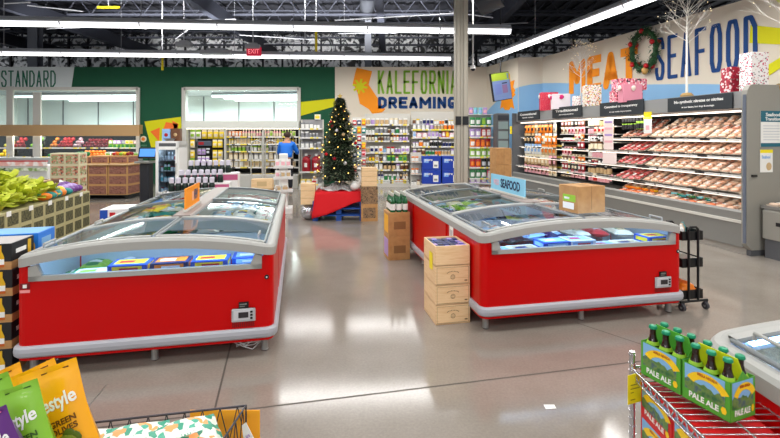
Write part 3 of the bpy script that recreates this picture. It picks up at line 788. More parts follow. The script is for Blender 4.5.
# ------------------------------------------------------------------ wooden wine boxes beside the seafood freezer
def crate(label, loc, rz, w=.315, d=.37, h=.168, open_top=False, group=None):
    t = thing('wooden_wine_box', label, 'wooden box', loc, rz, group)
    b = MB(); th = .012
    b.cbox(0, w, 0, th, 0, h, .002); b.cbox(0, w, d - th, d, 0, h, .002); b.box(0, th, th, d - th, 0, h - .001); b.box(w - th, w, th, d - th, 0, h - .001); b.box(0, w, 0, d, 0.0, .01)
    b.build('box_panel', PINE, t)
    if not open_top:
        b = MB(); b.cbox(.004, w - .004, .004, d - .004, h - .012, h - .001, .002); b.build('sliding_lid', PINE, t)
    ink = P('burnt_ink', (120, 92, 66), .7); ch = MB(); N = 20
    for k in range(N):
        a0, a1 = 2 * pi * k / N, 2 * pi * (k + 1) / N
        for r0, r1 in ((.017, .021), (.008, .011)):
            ch.add([(w / 2 + r0 * cos(a0), -.0008, h * .42 + r0 * sin(a0)), (w / 2 + r1 * cos(a0), -.0008, h * .42 + r1 * sin(a0)), (w / 2 + r1 * cos(a1), -.0008, h * .42 + r1 * sin(a1)), (w / 2 + r0 * cos(a1), -.0008, h * .42 + r0 * sin(a1))], [(0, 3, 2, 1)])
    e = .002
    for x0, x1, z0, z1 in ((.012, w - .012, .012, .012 + e), (.012, w - .012, h - .014, h - .012), (.012, .012 + e, .012, h - .012), (w - .014, w - .012, .012, h - .012), (w - .05, w - .025, .03, .04)):
        ch.box(x0, x1, -.001, 0, z0, z1)
    for k in range(9): a = pi * (.25 + .5 * k / 8); ch.box(w / 2 + .055 * cos(a) * 1.3 - .003, w / 2 + .055 * cos(a) * 1.3 + .003, -.001, 0, h * .42 + .045 * sin(a) - .0, h * .42 + .045 * sin(a) + .008)
    if not open_top: ch.build('branded_mark', ink, t)
    return t
q = Vector((.395, 3.90, 0)); lv = ('lowest of its stack', 'second from the floor', 'third from the floor')
for k in range(3): crate('pine wine box with a round burnt mark, ' + lv[k], q + Vector((random.uniform(-.003, .003), 0, k * .17)), TH, group='wine boxes stacked by the freezer')
tp = crate('open pine wine box full of dark packets, topmost of its stack', q + Vector((0, 0, .51)), TH, h=.172, open_top=True, group='wine boxes stacked by the freezer')
pk = []
for i in range(6):
    for j in range(4):
        k = random.choice(('navy', 'purple', 'black', 'navy', 'black', 'blue'))
        key = 'choc' + k
        if key not in MC: 
            m_ = MB(); m_.cbox(-.022, .022, -.04, .04, 0, .15, .004); m_.box(-.0222, .0222, -.02, .02, .1, .1505, 1); MC[key] = m_.mesh('dark_packet', [CLR[k], CLR['lilac' if k in ('purple', 'blue') else 'navy']])
        p = Matrix.Translation(q) @ Matrix.Rotation(TH, 4, 'Z') @ Vector((.035 + i * .049, .055 + j * .087, .52 + random.uniform(-.005, .005)))
        tag(inst(MC[key], 'dark_packet', None, p, TH + random.uniform(-.04, .04)), '%s packet standing in the open pine wine box' % k, 'packet', '%s packets in the open wine box' % k)
c = MB(); c.box(-.003, 0, -.045, .045, -.075, .075)
p = Matrix.Translation(q) @ Matrix.Rotation(TH, 4, 'Z') @ Vector((-.002, .13, .53)); tag(c.build('price_tag', TAG, None, p, TH), 'yellow price tag on the side of the top wine box', 'price tag')

# ------------------------------------------------------------------ beer rack in the near corner
LEAF = P('carton_green', (84, 164, 50), .45); LEAF2 = P('carton_green_dark', (40, 110, 44), .45); SKYP = P('label_sky', (130, 182, 226), .45)
HILL = noisy('label_hills', [(.35, (50, 104, 60)), (.5, (110, 140, 70)), (.65, (60, 90, 110)), (.8, (176, 150, 90))], 30, 4, .5)
BANNER = P('label_banner', (246, 204, 30), .45); BEERG = P('beer_glass', (34, 18, 10), .12, coat=.5); CAPG = P('cap_green', (20, 140, 100), .35, .2); LBLG = P('label_lime', (150, 196, 50), .5)
def beer_art(parent, o, r, u, w, h, words=('PALE ALE',), base_red=False, big=True):
    """landscape panel with arched banner and letters; o = lower corner, r = along, u = up"""
    o, r, u = Vector(o), Vector(r).normalized(), Vector(u).normalized(); n = r.cross(u)
    def q(a, b, d=0): return o + r * (a * w) + u * (b * h) + n * d
    m = MB()
    m.add([q(.06, .42, .0006), q(.9, .42, .0006), q(.9, .95, .0006), q(.06, .95, .0006)], [(0, 1, 2, 3)], 0)
    pts = [q(.06 + .84 * k / 12, .42 + .12 + .07 * sin(k * 1.3) + (.08 if k in (3, 4, 8) else 0), .0012) for k in range(13)]
    for k in range(12): m.add([q(.06 + .84 * k / 12, .3, .0012), q(.06 + .84 * (k + 1) / 12, .3, .0012), pts[k + 1], pts[k]], [(0, 1, 2, 3)], 1)
    N = 12
    def ar(k, rr): a = pi * (.84 - .68 * k / N); return q(.55 + rr * cos(a) * 1.0, .38 + rr * sin(a) * 1.05 - k * 0.0, .0018)
    for k in range(N): m.add([ar(k, .33), ar(k + 1, .33), ar(k + 1, .5), ar(k, .5)], [(0, 3, 2, 1)], 2)
    for k in range(6): m.add([q(.90 + .06 * cos(k * 1.05) - .02, .22 + .1 * sin(k * 1.05), .0016) for k in range(6)], [(0, 1, 2, 3, 4, 5)], 2) if k == 0 else None
    a = m.build('label_art', [SKYP, HILL, BANNER], parent)
    for k, s in enumerate(words):
        text(s, w * .62, h * .15, q(.47, .2 - k * .2, .0012), r, u, PAPER, a, bold=.03, depth=.0006)
    text('SIERRA NEVADA', w * .42, h * .07, q(.55, .82, .0022), r, u, P('banner_ink', (170, 60, 20), .5), a, bold=.02, depth=.0004)
    return a

SK = .155
PX = Vector((1.112, 1.47, 0)); ZS = .708      # near corner of the two carriers on the top shelf
pu = Vector((-.115, .30, 0)).normalized(); pv = Vector((pu.y, -pu.x, 0))   # along the pair, and across it
LEN, WID, HT = .163, .125, .135
def bottle_parts(t):
    b = MB(); r = .0265
    b.lathe([(r * .9, 0), (r, .006), (r, .102), (r * .86, .12), (r * .52, .143), (r * .42, .158), (r * .42, .176), (r * .5, .179), (r * .5, .183)], (0, 0, 0), 14); b.build('glass', BEERG, t)
    b = MB(); b.lathe([(r * 1.015, .03), (r * 1.015, .1)], (0, 0, 0), 14); b.build('body_label', LBLG, t)
    b = MB(); b.lathe([(r * .89, .121), (r * .72, .133)], (0, 0, 0), 14); b.build('neck_label', LBLG, t)
    b = MB(); b.lathe([(r * .56, .18), (r * .58, .184), (r * .5, .191), (r * .3, .193)], (0, 0, 0), 16); b.build('crown_cap', CAPG, t)
for k in range(2):
    o = PX + pu * (k * (LEN + .006)); rz = math.atan2(pu.y, pu.x)
    nm = ('nearer the photo edge', 'at its far end')[k]
    t = thing('beer_carrier', 'green pale ale six-pack carrier on the wire shelf, %s' % nm, 'beer carrier', (o.x, o.y, ZS), rz)
    # local x along pu, local y = left of pu (towards the aisle): carrier spans y 0..-WID
    b = MB(); e = .0015
    b.box(0, LEN, -WID, 0, 0, .003, 0)
    b.box(0, LEN, -e, 0, 0, HT * .97, 0); b.box(0, LEN, -WID, -WID + e, 0, HT * .97, 0)
    for x in (0, LEN - e): b.prism([(0, 0), (-WID, 0), (-WID, HT * .97), (-WID * .72, HT * .97), (-WID * .5, HT * 1.18), (-WID * .28, HT * .97), (0, HT * .97)], lambda a, c, s: (s, a, c), x, x + e)
    b.build('sleeve', LEAF, t)
    b = MB(); b.prism([(0, .03), (LEN, .03), (LEN, HT * 1.1), (LEN * .9, HT * 1.42), (LEN * .1, HT * 1.42), (0, HT * 1.1)], lambda a, c, s: (a, s, c), -WID / 2 - e, -WID / 2 + e, 0)
    b.build('centre_handle', P('carrier_yellow', (200, 214, 20), .5) if k == 0 else P('carrier_green', (84, 176, 56), .5), t)
    b = MB()
    for i in (1, 2): b.box(LEN * i / 3 - .0008, LEN * i / 3 + .0008, -WID, 0, .02, HT * .75)
    b.build('divider', KRAFT, t)
    beer_art(t, (LEN, 0.0003, 0), (-1, 0, 0), (0, 0, 1), LEN, HT)
    beer_art(t, (0, -WID - .0003, 0), (1, 0, 0), (0, 0, 1), LEN, HT)
    beer_art(t, (-.0003, 0, 0), (0, -1, 0), (0, 0, 1), WID, HT)
    for i in range(3):
        for j in range(2):
            lx = LEN * (i + .5) / 3; ly = -WID * (j + .5) / 2; p = o + pu * lx - pv * 0 + Vector((-pu.y, pu.x, 0)) * ly
            side = ('aisle side', 'freezer side')[j]; pos = ('end by the photo edge' if k == 0 else 'next to the other carrier', 'in the middle', 'next to the other carrier' if k == 0 else 'end by the tag')[i]
            lab = 'brown beer bottle, %s row of %s carrier, %s' % (side, ('near', 'far')[k], pos)
            if k == 0 and i == 0 and j == 0:
                bt0 = thing('beer_bottle', lab, 'bottle', (p.x, p.y, ZS + .004), 0, 'bottles in the beer carriers'); bottle_parts(bt0)
            else: copy_tree(bt0, loc=(p.x, p.y, ZS + .004), label=lab)

rk = thing('wire_rack', 'chrome wire shelf rack holding green beer carriers over red cases', 'rack', (0, 0, 0))
x0, x1, y0, y1 = .985, 1.315, .95, 1.83
b = MB()
def post(x, y):
    q_ = MB(); q_.tube((x, y, 0), (x, y, 1.0 if y < 1 else .77), .0115, 12); 
    for k in range(24): q_.tube((x, y, .02 + k * .032), (x, y, .023 + k * .032), .0133, 12)
    q_.build('post', CHROME, rk)
for x in (x0, x1):
    for y in (y0, y1): post(x, y)
for z, nm in ((ZS, 'wire_shelf'), (.12, 'wire_shelf'), (.40, 'wire_shelf')):
    b = MB()
    for k in range(27): y = y0 + (y1 - y0) * k / 26; b.tube((x0, y, z - .006), (x1, y, z - .006), .0026, 5)
    for x in (x0, (x0 + x1) / 2, x1): b.tube((x, y0, z - .011), (x, y1, z - .011), .004, 6)
    for x in (x0 - .006, x1 + .006):
        b.tube((x, y0, z - .002), (x, y1, z - .002), .0042, 6); b.tube((x, y0, z - .04), (x, y1, z - .04), .0042, 6)
        n = 17
        for k in range(n):
            ya = y0 + (y1 - y0) * k / n; yb = y0 + (y1 - y0) * (k + 1) / n; b.tube((x, ya, z - .04), (x, (ya + yb) / 2, z - .002), .003, 5); b.tube((x, (ya + yb) / 2, z - .002), (x, yb, z - .04), .003, 5)
    for y in (y0 - .006, y1 + .006):
        b.tube((x0, y, z - .002), (x1, y, z - .002), .0042, 6); b.tube((x0, y, z - .04), (x1, y, z - .04), .0042, 6)
        for k in range(6):
            xa = x0 + (x1 - x0) * k / 6; xb = x0 + (x1 - x0) * (k + 1) / 6; b.tube((xa, y, z - .04), ((xa + xb) / 2, y, z - .002), .003, 5); b.tube(((xa + xb) / 2, y, z - .002), (xb, y, z - .04), .003, 5)
    b.build(nm, CHROME, rk)
REDC = P('case_red', (206, 24, 26), .45)
i = 0
for lz, zz in ((0, .406), (1, .536)):
    for k in range(4):
        y = 1.81 - (k + 1) * .205
        t = thing('beer_case', 'red pale ale case under the top shelf, %s layer, %s from tag' % (('lower', 'upper')[lz], ('first', 'second', 'third', 'fourth')[k]), 'beer case', (x0 + .02, y, zz), 0, 'red beer cases on the rack')
        b = MB(); b.cbox(0, .27, 0, .2, 0, .128, .003); b.build('carton', REDC, t)
        beer_art(t, (-.0003, .2, 0), (0, -1, 0), (0, 0, 1), .2, .128, ('PALE ALE',))
# yellow shelf tag clipped to the rack
b = MB(); b.box(-.0008, .0008, -.0, .0, 0, 0) if 0 else None
tg = thing('price_tag', 'yellow price tag clipped to the corner of the wire beer rack', 'price tag', (.972, 1.79, .70), .35)
b = MB(); b.box(-.035, .035, -.002, 0, -.115, 0, 0); b.build('card', TAG, tg)
b = MB()
for z, w in ((-.04, .02), (-.055, .024), (-.07, .008), (-.098, .012)): b.box(-.022, -.022 + 2 * w, -.003, -.002, z - .003, z)
b.build('print', P('tag_ink', (150, 130, 20), .6), tg)

# ------------------------------------------------------------------ snack pouches, basket and card in the near corner
SHEET = P('tray_metal', (150, 150, 150), .3, .8)
tr = thing('metal_tray', 'slanted metal display tray holding the snack pouches', 'display tray', (-1.30, 1.12, 0), .15)
b = MB(); b.add([(-.35, -.25, .72), (.33, -.25, .72), (.33, .18, .72), (-.35, .18, .72)], [(0, 1, 2, 3)], 0)
b.box(-.35, .33, -.25, .18, .70, .72); b.prism([(.33, -.25), (.33, .18), (.42, .30), (.42, -.25)], lambda a, c, s: (a, c, .72 + s + (a - .33) * 1.2), 0, .004)
b.build('tray_top', SHEET, tr)
for x in (-.3, .28):
    for y in (-.2, .12): b = MB(); b.tube((x, y, 0), (x, y, .71), .015, 10); b.build('leg', STEEL, tr)

def pouch(label, c, w, h, tilt, yaw, lean, base, dark, words, sub=None, art=True, seed=0):
    """stand-up pouch: fat bottom, flat crimped top; c = bottom centre"""
    t = thing('snack_pouch', label, 'snack pouch', c, 0); t.rotation_euler = (lean, tilt, yaw)
    b = MB(); rnd = random.Random(seed); ph = rnd.uniform(0, 5)
    def f(u, v, s):
        x = (u - .5) * w * (1 - .05 * sin(pi * v)); z = v * h
        e = (1 - abs(2 * u - 1) ** 2.5) ** .55 if 0 < u < 1 else 0
        g = max(0.0, 1 - (v / .93) ** 1.8) ** .8 * .9 + .0; th = .042 * e * g
        return (x, s * th + .003 * sin(9 * u + 5 * v + ph) * (.3 + v * .7) , z)
    b.surf(lambda u, v: f(u, v, -1), 14, 16, 0); b.surf(lambda u, v: f(1 - u, v, 1), 14, 16, 0)
    b.surf(lambda u, v: (f(u, 0, -1)[0], f(u, 0, -1)[1] * (1 - v) + f(u, 0, 1)[1] * v, f(u, 0, 1)[2]), 14, 2, 0)
    o = b.build('foil', base, t)
    def on(a, z, d=.004): x = a * w; u = a + .5; p = f(min(.99, max(.01, u)), z / h, -1); return Vector((x, p[1] - d, z))
    def curved(me_obj):
        me = me_obj.data
        for v in me.vertices:
            u = v.co.x / w + .5; p = f(min(.99, max(.01, u)), min(1, max(0, v.co.z / h)), -1); v.co.y = p[1] + v.co.y
    x = text(words, w * .82, h * .2, (0.0, -.0018, h * .6), (1, 0, .12), (-.12, 0, 1), PAPER, t, bold=.02, depth=.0008); curved(x)
    if sub:
        for k, s in enumerate(sub): x = text(s, w * .42, h * .065, (.02, -.0018, h * (.41 - .085 * k)), (1, 0, .1), (-.1, 0, 1), dark, t, bold=.02, depth=.0006); curved(x)
    x = MB(); x.box(-w * .12, w * .35, -.0025, -.0015, h * .93, h * .945); x = x.build('tear_line', dark, t); curved(x)
    if art:
        for k, (a, z, r) in enumerate(((.18, .17, .022), (.26, .2, .02), (.12, .2, .018), (.2, .25, .018), (-.3, .18, .02), (-.36, .24, .02))):
            m = MB(); p = on(a, z * h, .001); m.ball((p.x, p.y, p.z), r * w / .16, 10, 6, 0, sy=.12); m.build('olive_print', P('olive_print_%d' % (k % 2), ((120, 130, 30), (86, 104, 24))[k % 2], .5), t)
    return t
OR = P('pouch_orange', (250, 174, 16), .3, coat=.3); GN = P('pouch_green', (132, 190, 50), .3, coat=.3); PU = P('pouch_purple', (92, 34, 120), .3, coat=.3)
ID = P('pouch_ink', (110, 66, 10), .5); IG = P('pouch_ink_green', (50, 90, 20), .5); IP = P('pouch_ink_pink', (220, 110, 160), .5)
def pz(px, py, Y): return at(px, py, Y)
def pplace(px, py, Y): p = at(px, py, Y); return (p.x, p.y, p.z)
pouch('large orange olive pouch standing in front of the other orange ones', pplace(72, 452, 1.10), .138, .215, -.3, .12, -.05, OR, ID, 'freestyle', ('GREEN', 'OLIVES'), seed=1)
pouch('orange pouch leaning at the photo edge behind the green pouches', pplace(18, 446, 1.28), .17, .215, -.42, .1, -.1, OR, ID, 'freestyle', None, False, seed=2)
pouch('orange pouch with only its pointed corner showing between two others', pplace(56, 436, 1.24), .13, .2, -.36, .35, -.08, OR, ID, 'freestyle', None, False, seed=3)
pouch('light green pouch in front of the large orange one', pplace(34, 466, 1.02), .115, .185, -.3, .12, -.05, GN, IG, 'freestyle', ('GREEN', 'OLIVES'), False, seed=4)
pouch('light green pouch tucked behind the purple pouch', pplace(8, 456, 1.14), .14, .2, -.36, .1, -.05, GN, IG, 'freestyle', None, False, seed=5)
pouch('purple pouch at the very corner, in front of the green pouches', pplace(14, 484, .96), .09, .165, -.36, .1, -.02, PU, IP, 'freestyle', None, False, seed=6)

bk = thing('wire_basket', 'dark wire basket of teal printed bags at the bottom of the view', 'basket', (0, 0, 0))
A = at(246, 407, 1.42); B = at(62, 424.5, 1.32); C = at(247, 470, 1.12); D = at(50, 480, 1.02)
A.z = B.z = (A.z + B.z) / 2; C = Vector((A.x - .03, A.y - .36, A.z)); D = Vector((B.x - .03, B.y - .36, B.z)); dn = Vector((0, 0, -.11))
b = MB(); loop = [A, B, D, C, A]; b.path(loop, .0035, 6); b.path([p + dn + Vector((0, 0, 0)) for p in loop], .003, 6)
for p in (A, B, C, D): b.tube(p, p + dn, .003, 6)
b.build('rim_wire', DARKWIRE, bk)
b = MB()
for p, q_ in ((A, B), (B, D), (D, C), (C, A)):
    n = int((q_ - p).length / .05)
    for k in range(n): a_ = p.lerp(q_, k / n); m_ = p.lerp(q_, (k + .5) / n); e_ = p.lerp(q_, (k + 1) / n); b.tube(a_ + dn, m_, .0017, 5); b.tube(m_, e_ + dn, .0017, 5)
for k in range(10): b.tube(C.lerp(D, k / 9) + dn, A.lerp(B, k / 9) + dn, .0017, 5)
b.build('side_wires', DARKWIRE, bk)
b = MB()
for p in (A, B, C, D): b.tube(p + dn, Vector((p.x, p.y, 0)), .008, 8)
b.build('leg', DARKWIRE, bk)
PRT = noisy('teal_print', [(0, (226, 232, 222)), (.38, (60, 168, 140)), (.52, (230, 234, 224)), (.68, (40, 150, 120)), (.82, (240, 160, 90)), (.94, (228, 232, 222))], 60, 2, .4, 'cells', constant=True)
PRT2 = noisy('teal_print_dark', [(0, (50, 150, 120)), (.4, (240, 236, 220)), (.6, (30, 120, 90)), (.85, (240, 150, 80))], 50, 2, .4, 'cells', constant=True)
bm_ = bag_mesh('printed_bag', .2, .24, .06, [PRT, PRT, PRT2], 10, 12, 3)
FRT = P('print_orange_slice', (250, 160, 80), .5)
for k in range(3):
    for l in range(2):
        p = B.lerp(A, .16 + k * .29 + l * .03); o = thing('printed_bag', '%s printed bag with orange slices, %s in the wire basket' % (('teal and white', 'white and teal', 'mostly teal')[k], ('underneath', 'on top')[l]), 'bag', (p.x, p.y - .14, p.z + dn.z + .004 + l * .05), 0, 'printed bags in the wire basket'); o.rotation_euler = (.1, .04 * (k - 1), .2 + .2 * k)
        inst(bm_, 'foil', o)
        if l:
            m = MB(); m.lathe([(.026, 0), (.026, .001)], (.03, .07, .052), 18); m.build('orange_slice', FRT, o)
            text('MANDARIN' if k == 9 else 'organic', .09, .022, (-.02, .02, .064), (1, 0, 0), (0, 1, 0), PAPER, o, bold=.02)
cdp = thing('shelf_card', 'plain orange card hanging behind the wire basket corner', 'card', (A.x - .0, A.y + .03, A.z - .005), 0)
b = MB(); b.box(-.19, .035, 0, .002, -.16, -.028); b.build('card', P('card_orange', (250, 172, 40), .5), cdp)
wt = thing('hang_tag', 'white paper tag with violet print tied at the basket corner', 'tag', (A.x + .006, A.y - .02, A.z - .05), 0)
b = MB(); b.prism([(-.012, .0), (.0, .01), (.05, -.09), (.0, -.11)], lambda a, c, s: (a, s, c), -.001, .001); b.build('tag_paper', PAPER, wt)
text('SALE', .05, .012, (.016, -.0015, -.05), (.45, 0, -.9), (.9, 0, .45), CLR['lilac'], wt)

# scrap of paper on the concrete
b = MB(); b.add([(-.035, -.02, .002), (.03, -.024, .004), (.036, .018, .002), (-.03, .022, .003)], [(0, 1, 2, 3)]); b.add([(-.035, -.02, .0016), (.03, -.024, .0036), (.036, .018, .0016), (-.03, .022, .0026)], [(3, 2, 1, 0)])
tag(b.build('paper_scrap', PAPER, None, (.97, 2.73, 0), .1), 'small white scrap of paper lying on the bare concrete', 'paper')

# ------------------------------------------------------------------ beer cases stacked at the freezer corner
BK = P('case_black', (26, 26, 28), .45); AMB = P('bottle_amber', (190, 90, 20), .4)
def black_case(label, loc, rz, top_grey=False, group=None, w=.40, d=.27, h=.178):
    t = thing('lager_case', label, 'beer case', loc, rz, group)
    b = MB(); b.cbox(-w, 0, 0, d, 0, h, .003); b.build('carton', BK, t)
    b = MB(); b.box(-w - .001, .001, -.001, d + .001, 0, .055); b.build('kraft_tray', KRAFT, t)
    for (fx, fy, nx) in ((-.07, -.0015, 0), (-.27, -.0015, 0)):
        m = MB()
        m.prism([(-.03, .0), (.03, 0), (.028, .07), (.012, .11), (.012, .15), (-.012, .15), (-.012, .11), (-.028, .07)], lambda a, c, s: (fx + a, fy - s, .018 + c), 0, .0008, 0)
        m.prism([(-.0285, .018), (.0285, .018), (.0285, .055), (-.0285, .055)], lambda a, c, s: (fx + a, fy - .0008 - s, .018 + c), 0, .0006, 1)
        m.prism([(-.03, .0), (.03, 0), (.0285, .018), (-.0285, .018)], lambda a, c, s: (fx + a, fy - .0008 - s, .018 + c), 0, .0006, 2)
        m.build('bottle_print', [P('print_gold', (226, 178, 30), .4), PAPER, AMB], t)
    m = MB()
    m.box(.001, .0018, .05, .17, .1, .13, 1); m.box(.001, .0018, .19, .23, .06, .165, 0)
    m.build('side_print', [P('print_gold', (226, 178, 30), .4), PAPER], t)
    if top_grey: m = MB(); m.box(-w + .006, -.006, .006, d - .006, h - .0004, h + .0012); m.build('case_top', P('case_top_grey', (176, 170, 168), .5), t)
    return t
q = Vector((-2.605, 3.10, 0))
for k in range(5): black_case('black lager case with gold bottle print, %s in its stack' % ('bottom', 'second from the floor', 'middle', 'fourth from the floor', 'top')[k], q + Vector((random.uniform(-.004, .004), 0, k * .181)), TH, k == 4, 'black lager cases in the stack')
BLU = P('case_blue', (40, 122, 214), .45)
def blue_case(label, loc, rz, group=None, w=.40, d=.27, h=.178):
    t = thing('pilsner_case', label, 'beer case', loc, rz, group)
    b = MB(); b.cbox(-w, 0, 0, d, 0, h, .003); b.build('carton', BLU, t)
    m = MB(); fx = -.05
    m.prism([(-.03, .0), (.03, 0), (.028, .08), (.012, .12), (.012, .155), (-.012, .155), (-.012, .12), (-.028, .08)], lambda a, c, s: (fx + a, -.001 - s, .012 + c), 0, .001, 0)
    m.box(-.09, -.01, -.0025, -.0015, .02, .05, 1); m.build('bottle_print', [P('print_gold2', (236, 180, 40), .4), PAPER], t)
    m = MB(); m.box(.0, .0012, .05, .2, .07, .13, 0); m.build('side_print', SKYP, t)
    m = MB(); m.box(-w + .01, -.01, .01, d - .01, h, h + .001); m.build('case_top', P('case_top_blue', (110, 170, 226), .5), t)
    return t
q = Vector((-2.68, 3.43, 0))
for k in range(5): blue_case('bright blue beer case, %s of the stack behind the black cases' % ('bottom', 'second from the floor', 'middle', 'fourth from the floor', 'top')[k], q + Vector((0, 0, k * .181)), TH + .06, 'blue beer cases in the stack')
def white_case(label, loc, rz, group=None):
    t = thing('white_case', label, 'case', loc, rz, group)
    b = MB(); b.cbox(-.3, 0, 0, .36, 0, .158, .003); b.build('carton', WHITE, t)
    b = MB(); b.box(-.3, -.22, -.001, 0, .0, .15, 0); b.box(-.2, -.14, -.0015, 0, .02, .12, 1); b.build('side_print', [CLR['blue'], CLR['red']], t); return t
for k in range(5): white_case('white carton with a blue end, %s, behind the orange-sign freezer' % ('bottom', 'second from the floor', 'middle', 'fourth from the floor', 'top')[k], Vector((-3.02, 5.2, k * .16)), TH, 'white cartons stacked behind the freezer')

# ------------------------------------------------------------------ three-tier black cart behind the seafood freezer
ct = thing('utility_cart', 'black three-tier utility cart with castors behind the freezer corner', 'cart', (2.83, 4.38, 0), TH)
for z in (.10, .40, .655):
    b = MB(); b.box(-.11, .12, -.13, .13, z, z + .008)
    for x in (-.11, .116): b.box(x, x + .004, -.13, .13, z, z + .085)
    for y in (-.13, .126): b.box(-.11, .12, y, y + .004, z, z + .085)
    b.build('tray', BLACK, ct)
for x in (-.06, .08):
    pass
for y in (-.14, .14):
    b = MB(); b.path([(-.05, y, .09), (-.05, y, .76), (-.03, y, .782), (.03, y, .782), (.055, y, .76), (.055, y, .09)], .011, 8); b.build('upright', BLACK, ct)
b = MB(); b.tube((-.13, 0, .085), (.15, 0, .085), .01, 6)
for y in (-.14, .14): b.tube((-.14, y, .085), (.16, y, .085), .012, 6)
b.build('base_rail', BLACK, ct)
for x in (-.12, .14):
    for y in (-.14, .14): b = MB(); b.tube((x - .013, y, .033), (x + .013, y, .033), .033, 14, 0); b.tube((x - .014, y, .033), (x + .014, y, .033), .014, 10, 1); b.box(x - .018, x + .018, y - .008, y + .008, .04, .085, 0); b.build('castor', [P('castor_grey', (60, 60, 66), .5), STEEL], ct)
m = MB()
for k in range(16): m.box(-.095 + .011 * k, -.088 + .011 * k, -.11, .1, 0, .05 + .012 * (k % 3), k % 3)
tag(m.build('green_folders', [CLR['lime'], CLR['green'], CLR['white']], None, (2.84, 4.38, .41), TH), 'green edged papers filed on the middle tier of the black cart', 'papers')
ob = bag_mesh('orange_sack', .17, .2, .13, [CLR['orange'], ORG2], seed=8)
tag(inst(ob, 'orange_sack', None, (2.83, 4.38, .11), None, (0, 0, .3)), 'orange plastic sack slumped on the lowest tier of the black cart', 'sack')
for k in range(4):
    m = MB(); m.lathe([(.025, 0), (.025, .09), (.012, .11), (.012, .13)], (0, 0, 0), 10); tag(m.build('spray_bottle', (WHITE, CLR['tan'], CLR['grey'], CLR['teal'])[k], None, (2.78 + k * .035, 4.30 + k * .045, .664), 0), '%s bottle standing on the top tier of the black cart' % ('white', 'tan', 'grey', 'teal')[k], 'bottle')

# ------------------------------------------------------------------ painted signs on the walls
def wall_sign(name, label, polys, mats, Y=BY, t=.012):
    """flat painted shapes on the back wall given as picture outlines at distance Y; polys: [(points, material index, layer)]"""
    m = MB()
    for pts, mi, ly in polys:
        q = [at(x, y, Y) for x, y in pts]; q = [Vector((p.x, Y - .001 - ly * .004, p.z)) for p in q]
        flat(q, (0, -1, 0), .004, mi, m)
    return m.build(name, mats)
o = wall_sign('sign_panel', '', [([(-120, 66.9), (74.5, 66.9), (71.3, 89.3), (-120, 89.3)], 0, 1)], [SIGNW]); tag(o, 'pale grey wall panel reading STANDARD above the produce opening', 'sign')
poster_letters('STANDARD', (bx(1.5), BY - .01, bz(87)), (1, 0, 0), (0, 0, 1), bx(56) - bx(1.5), bz(70.5) - bz(87), .045, .055, GREENT, 'lettering').parent = o
text('365', 1.2, .52, Vector((bx(-28), BY - .012, bz(78.8))), (1, 0, 0), (0, 0, 1), GREENT, o, depth=.01) if 0 else None
o = wall_sign('painted_stripe', '', [([(300.5, 102), (334.9, 98.4), (334.9, 106.3), (300.5, 116)], 0, 1)], [YEL]); tag(o, 'yellow slanted stripe painted on the green wall beside the dairy opening', 'wall painting')
o = wall_sign('poster', '', [([(144.5, 121.5), (181, 116.8), (183, 143), (152.7, 152.5)], 0, 1), ([(150.5, 131.5), (160, 127.5), (159.3, 141.5)], 1, 2), ([(166, 122), (178, 124), (177, 131), (168, 129), (163, 131)], 1, 2), ([(172, 120.5), (179, 124), (176, 134)], 1, 2)], [YEL, ORG2]); tag(o, 'yellow tilted poster with orange shapes on the green wall above the cooler', 'poster')
ca = [(325, 38), (400, 55), (383, 120), (455, 228), (464, 240), (448, 255), (400, 262), (385, 240), (340, 213), (330, 165), (322, 140), (305, 118), (318, 60)]
ca = [(290 + x / 4.87, 60 + y / 4.87) for x, y in ca]
sun = []; cx, cy = 290 + 341 / 4.87, 60 + 128 / 4.87
for k in range(16):
    r = 7.6 if k % 2 == 0 else 3.2; a = 2 * pi * k / 16 + .2
    for d in ((-.13, .13) if k % 2 == 0 else (0,)): sun.append((cx + r * cos(a + d), cy + r * sin(a + d)))
o = wall_sign('state_shape', '', [(ca, 0, 1), (sun, 1, 2)], [ORG, YEL]); tag(o, 'orange state shape with a yellow sun painted on the cream wall', 'wall painting')
o = poster_letters('KALEFORNIA', (bx(377.7), BY - .012, bz(94)), (1, 0, 0), (0, 0, 1), bx(457) - bx(377.7), bz(70.5) - bz(94), .075, .062, LIME); tag(o, 'tall green letters KALEFORNIA on the cream back wall', 'lettering')
o = poster_letters('DREAMING', (bx(378), BY - .012, bz(108.6)), (1, 0, 0), (0, 0, 1), bx(456.5) - bx(378), bz(96.8) - bz(108.6), .105, .05, NAVY, wide={'M': 1.35}); tag(o, 'bold navy letters DREAMING under the green ones on the back wall', 'lettering')

# the meat-case wall
def wp(px, z, off=.0):
    k = (px - 390) / F; s = (k * W0.y - W0.x) / (WD.x - k * WD.y)
    p = W0 + WD * s + WN * off; return Vector((p.x, p.y, z))
def wz(px, py): p = wp(px, 0); return CAMZ + (HOR - py) / F * p.y
def wpoly(m, pts, mi, ly): flat([wp(x, wz(x, y), .001 + ly * .004) for x, y in pts], WN, .004, mi, m)
m = MB(); top = [(542, 83.2), (560, 83), (590, 84), (640, 84.5), (700, 84), (790, 85.5), (900, 87)]
wpoly(m, top + [(900, 150), (542, 120)], 0, 1)
m.prism([(480.5, 0), (480.5, 1)], lambda a, b, t: (a, b, t), 0, 0) if 0 else None
jp = [at(x, y, 13.3) for x, y in ((518.5, 87.2), (530, 84.6), (548, 83), (548, 130), (518.5, 130))]; flat([Vector((p.x, 13.299, p.z)) for p in jp], (0, -1, 0), .006, 0, m)
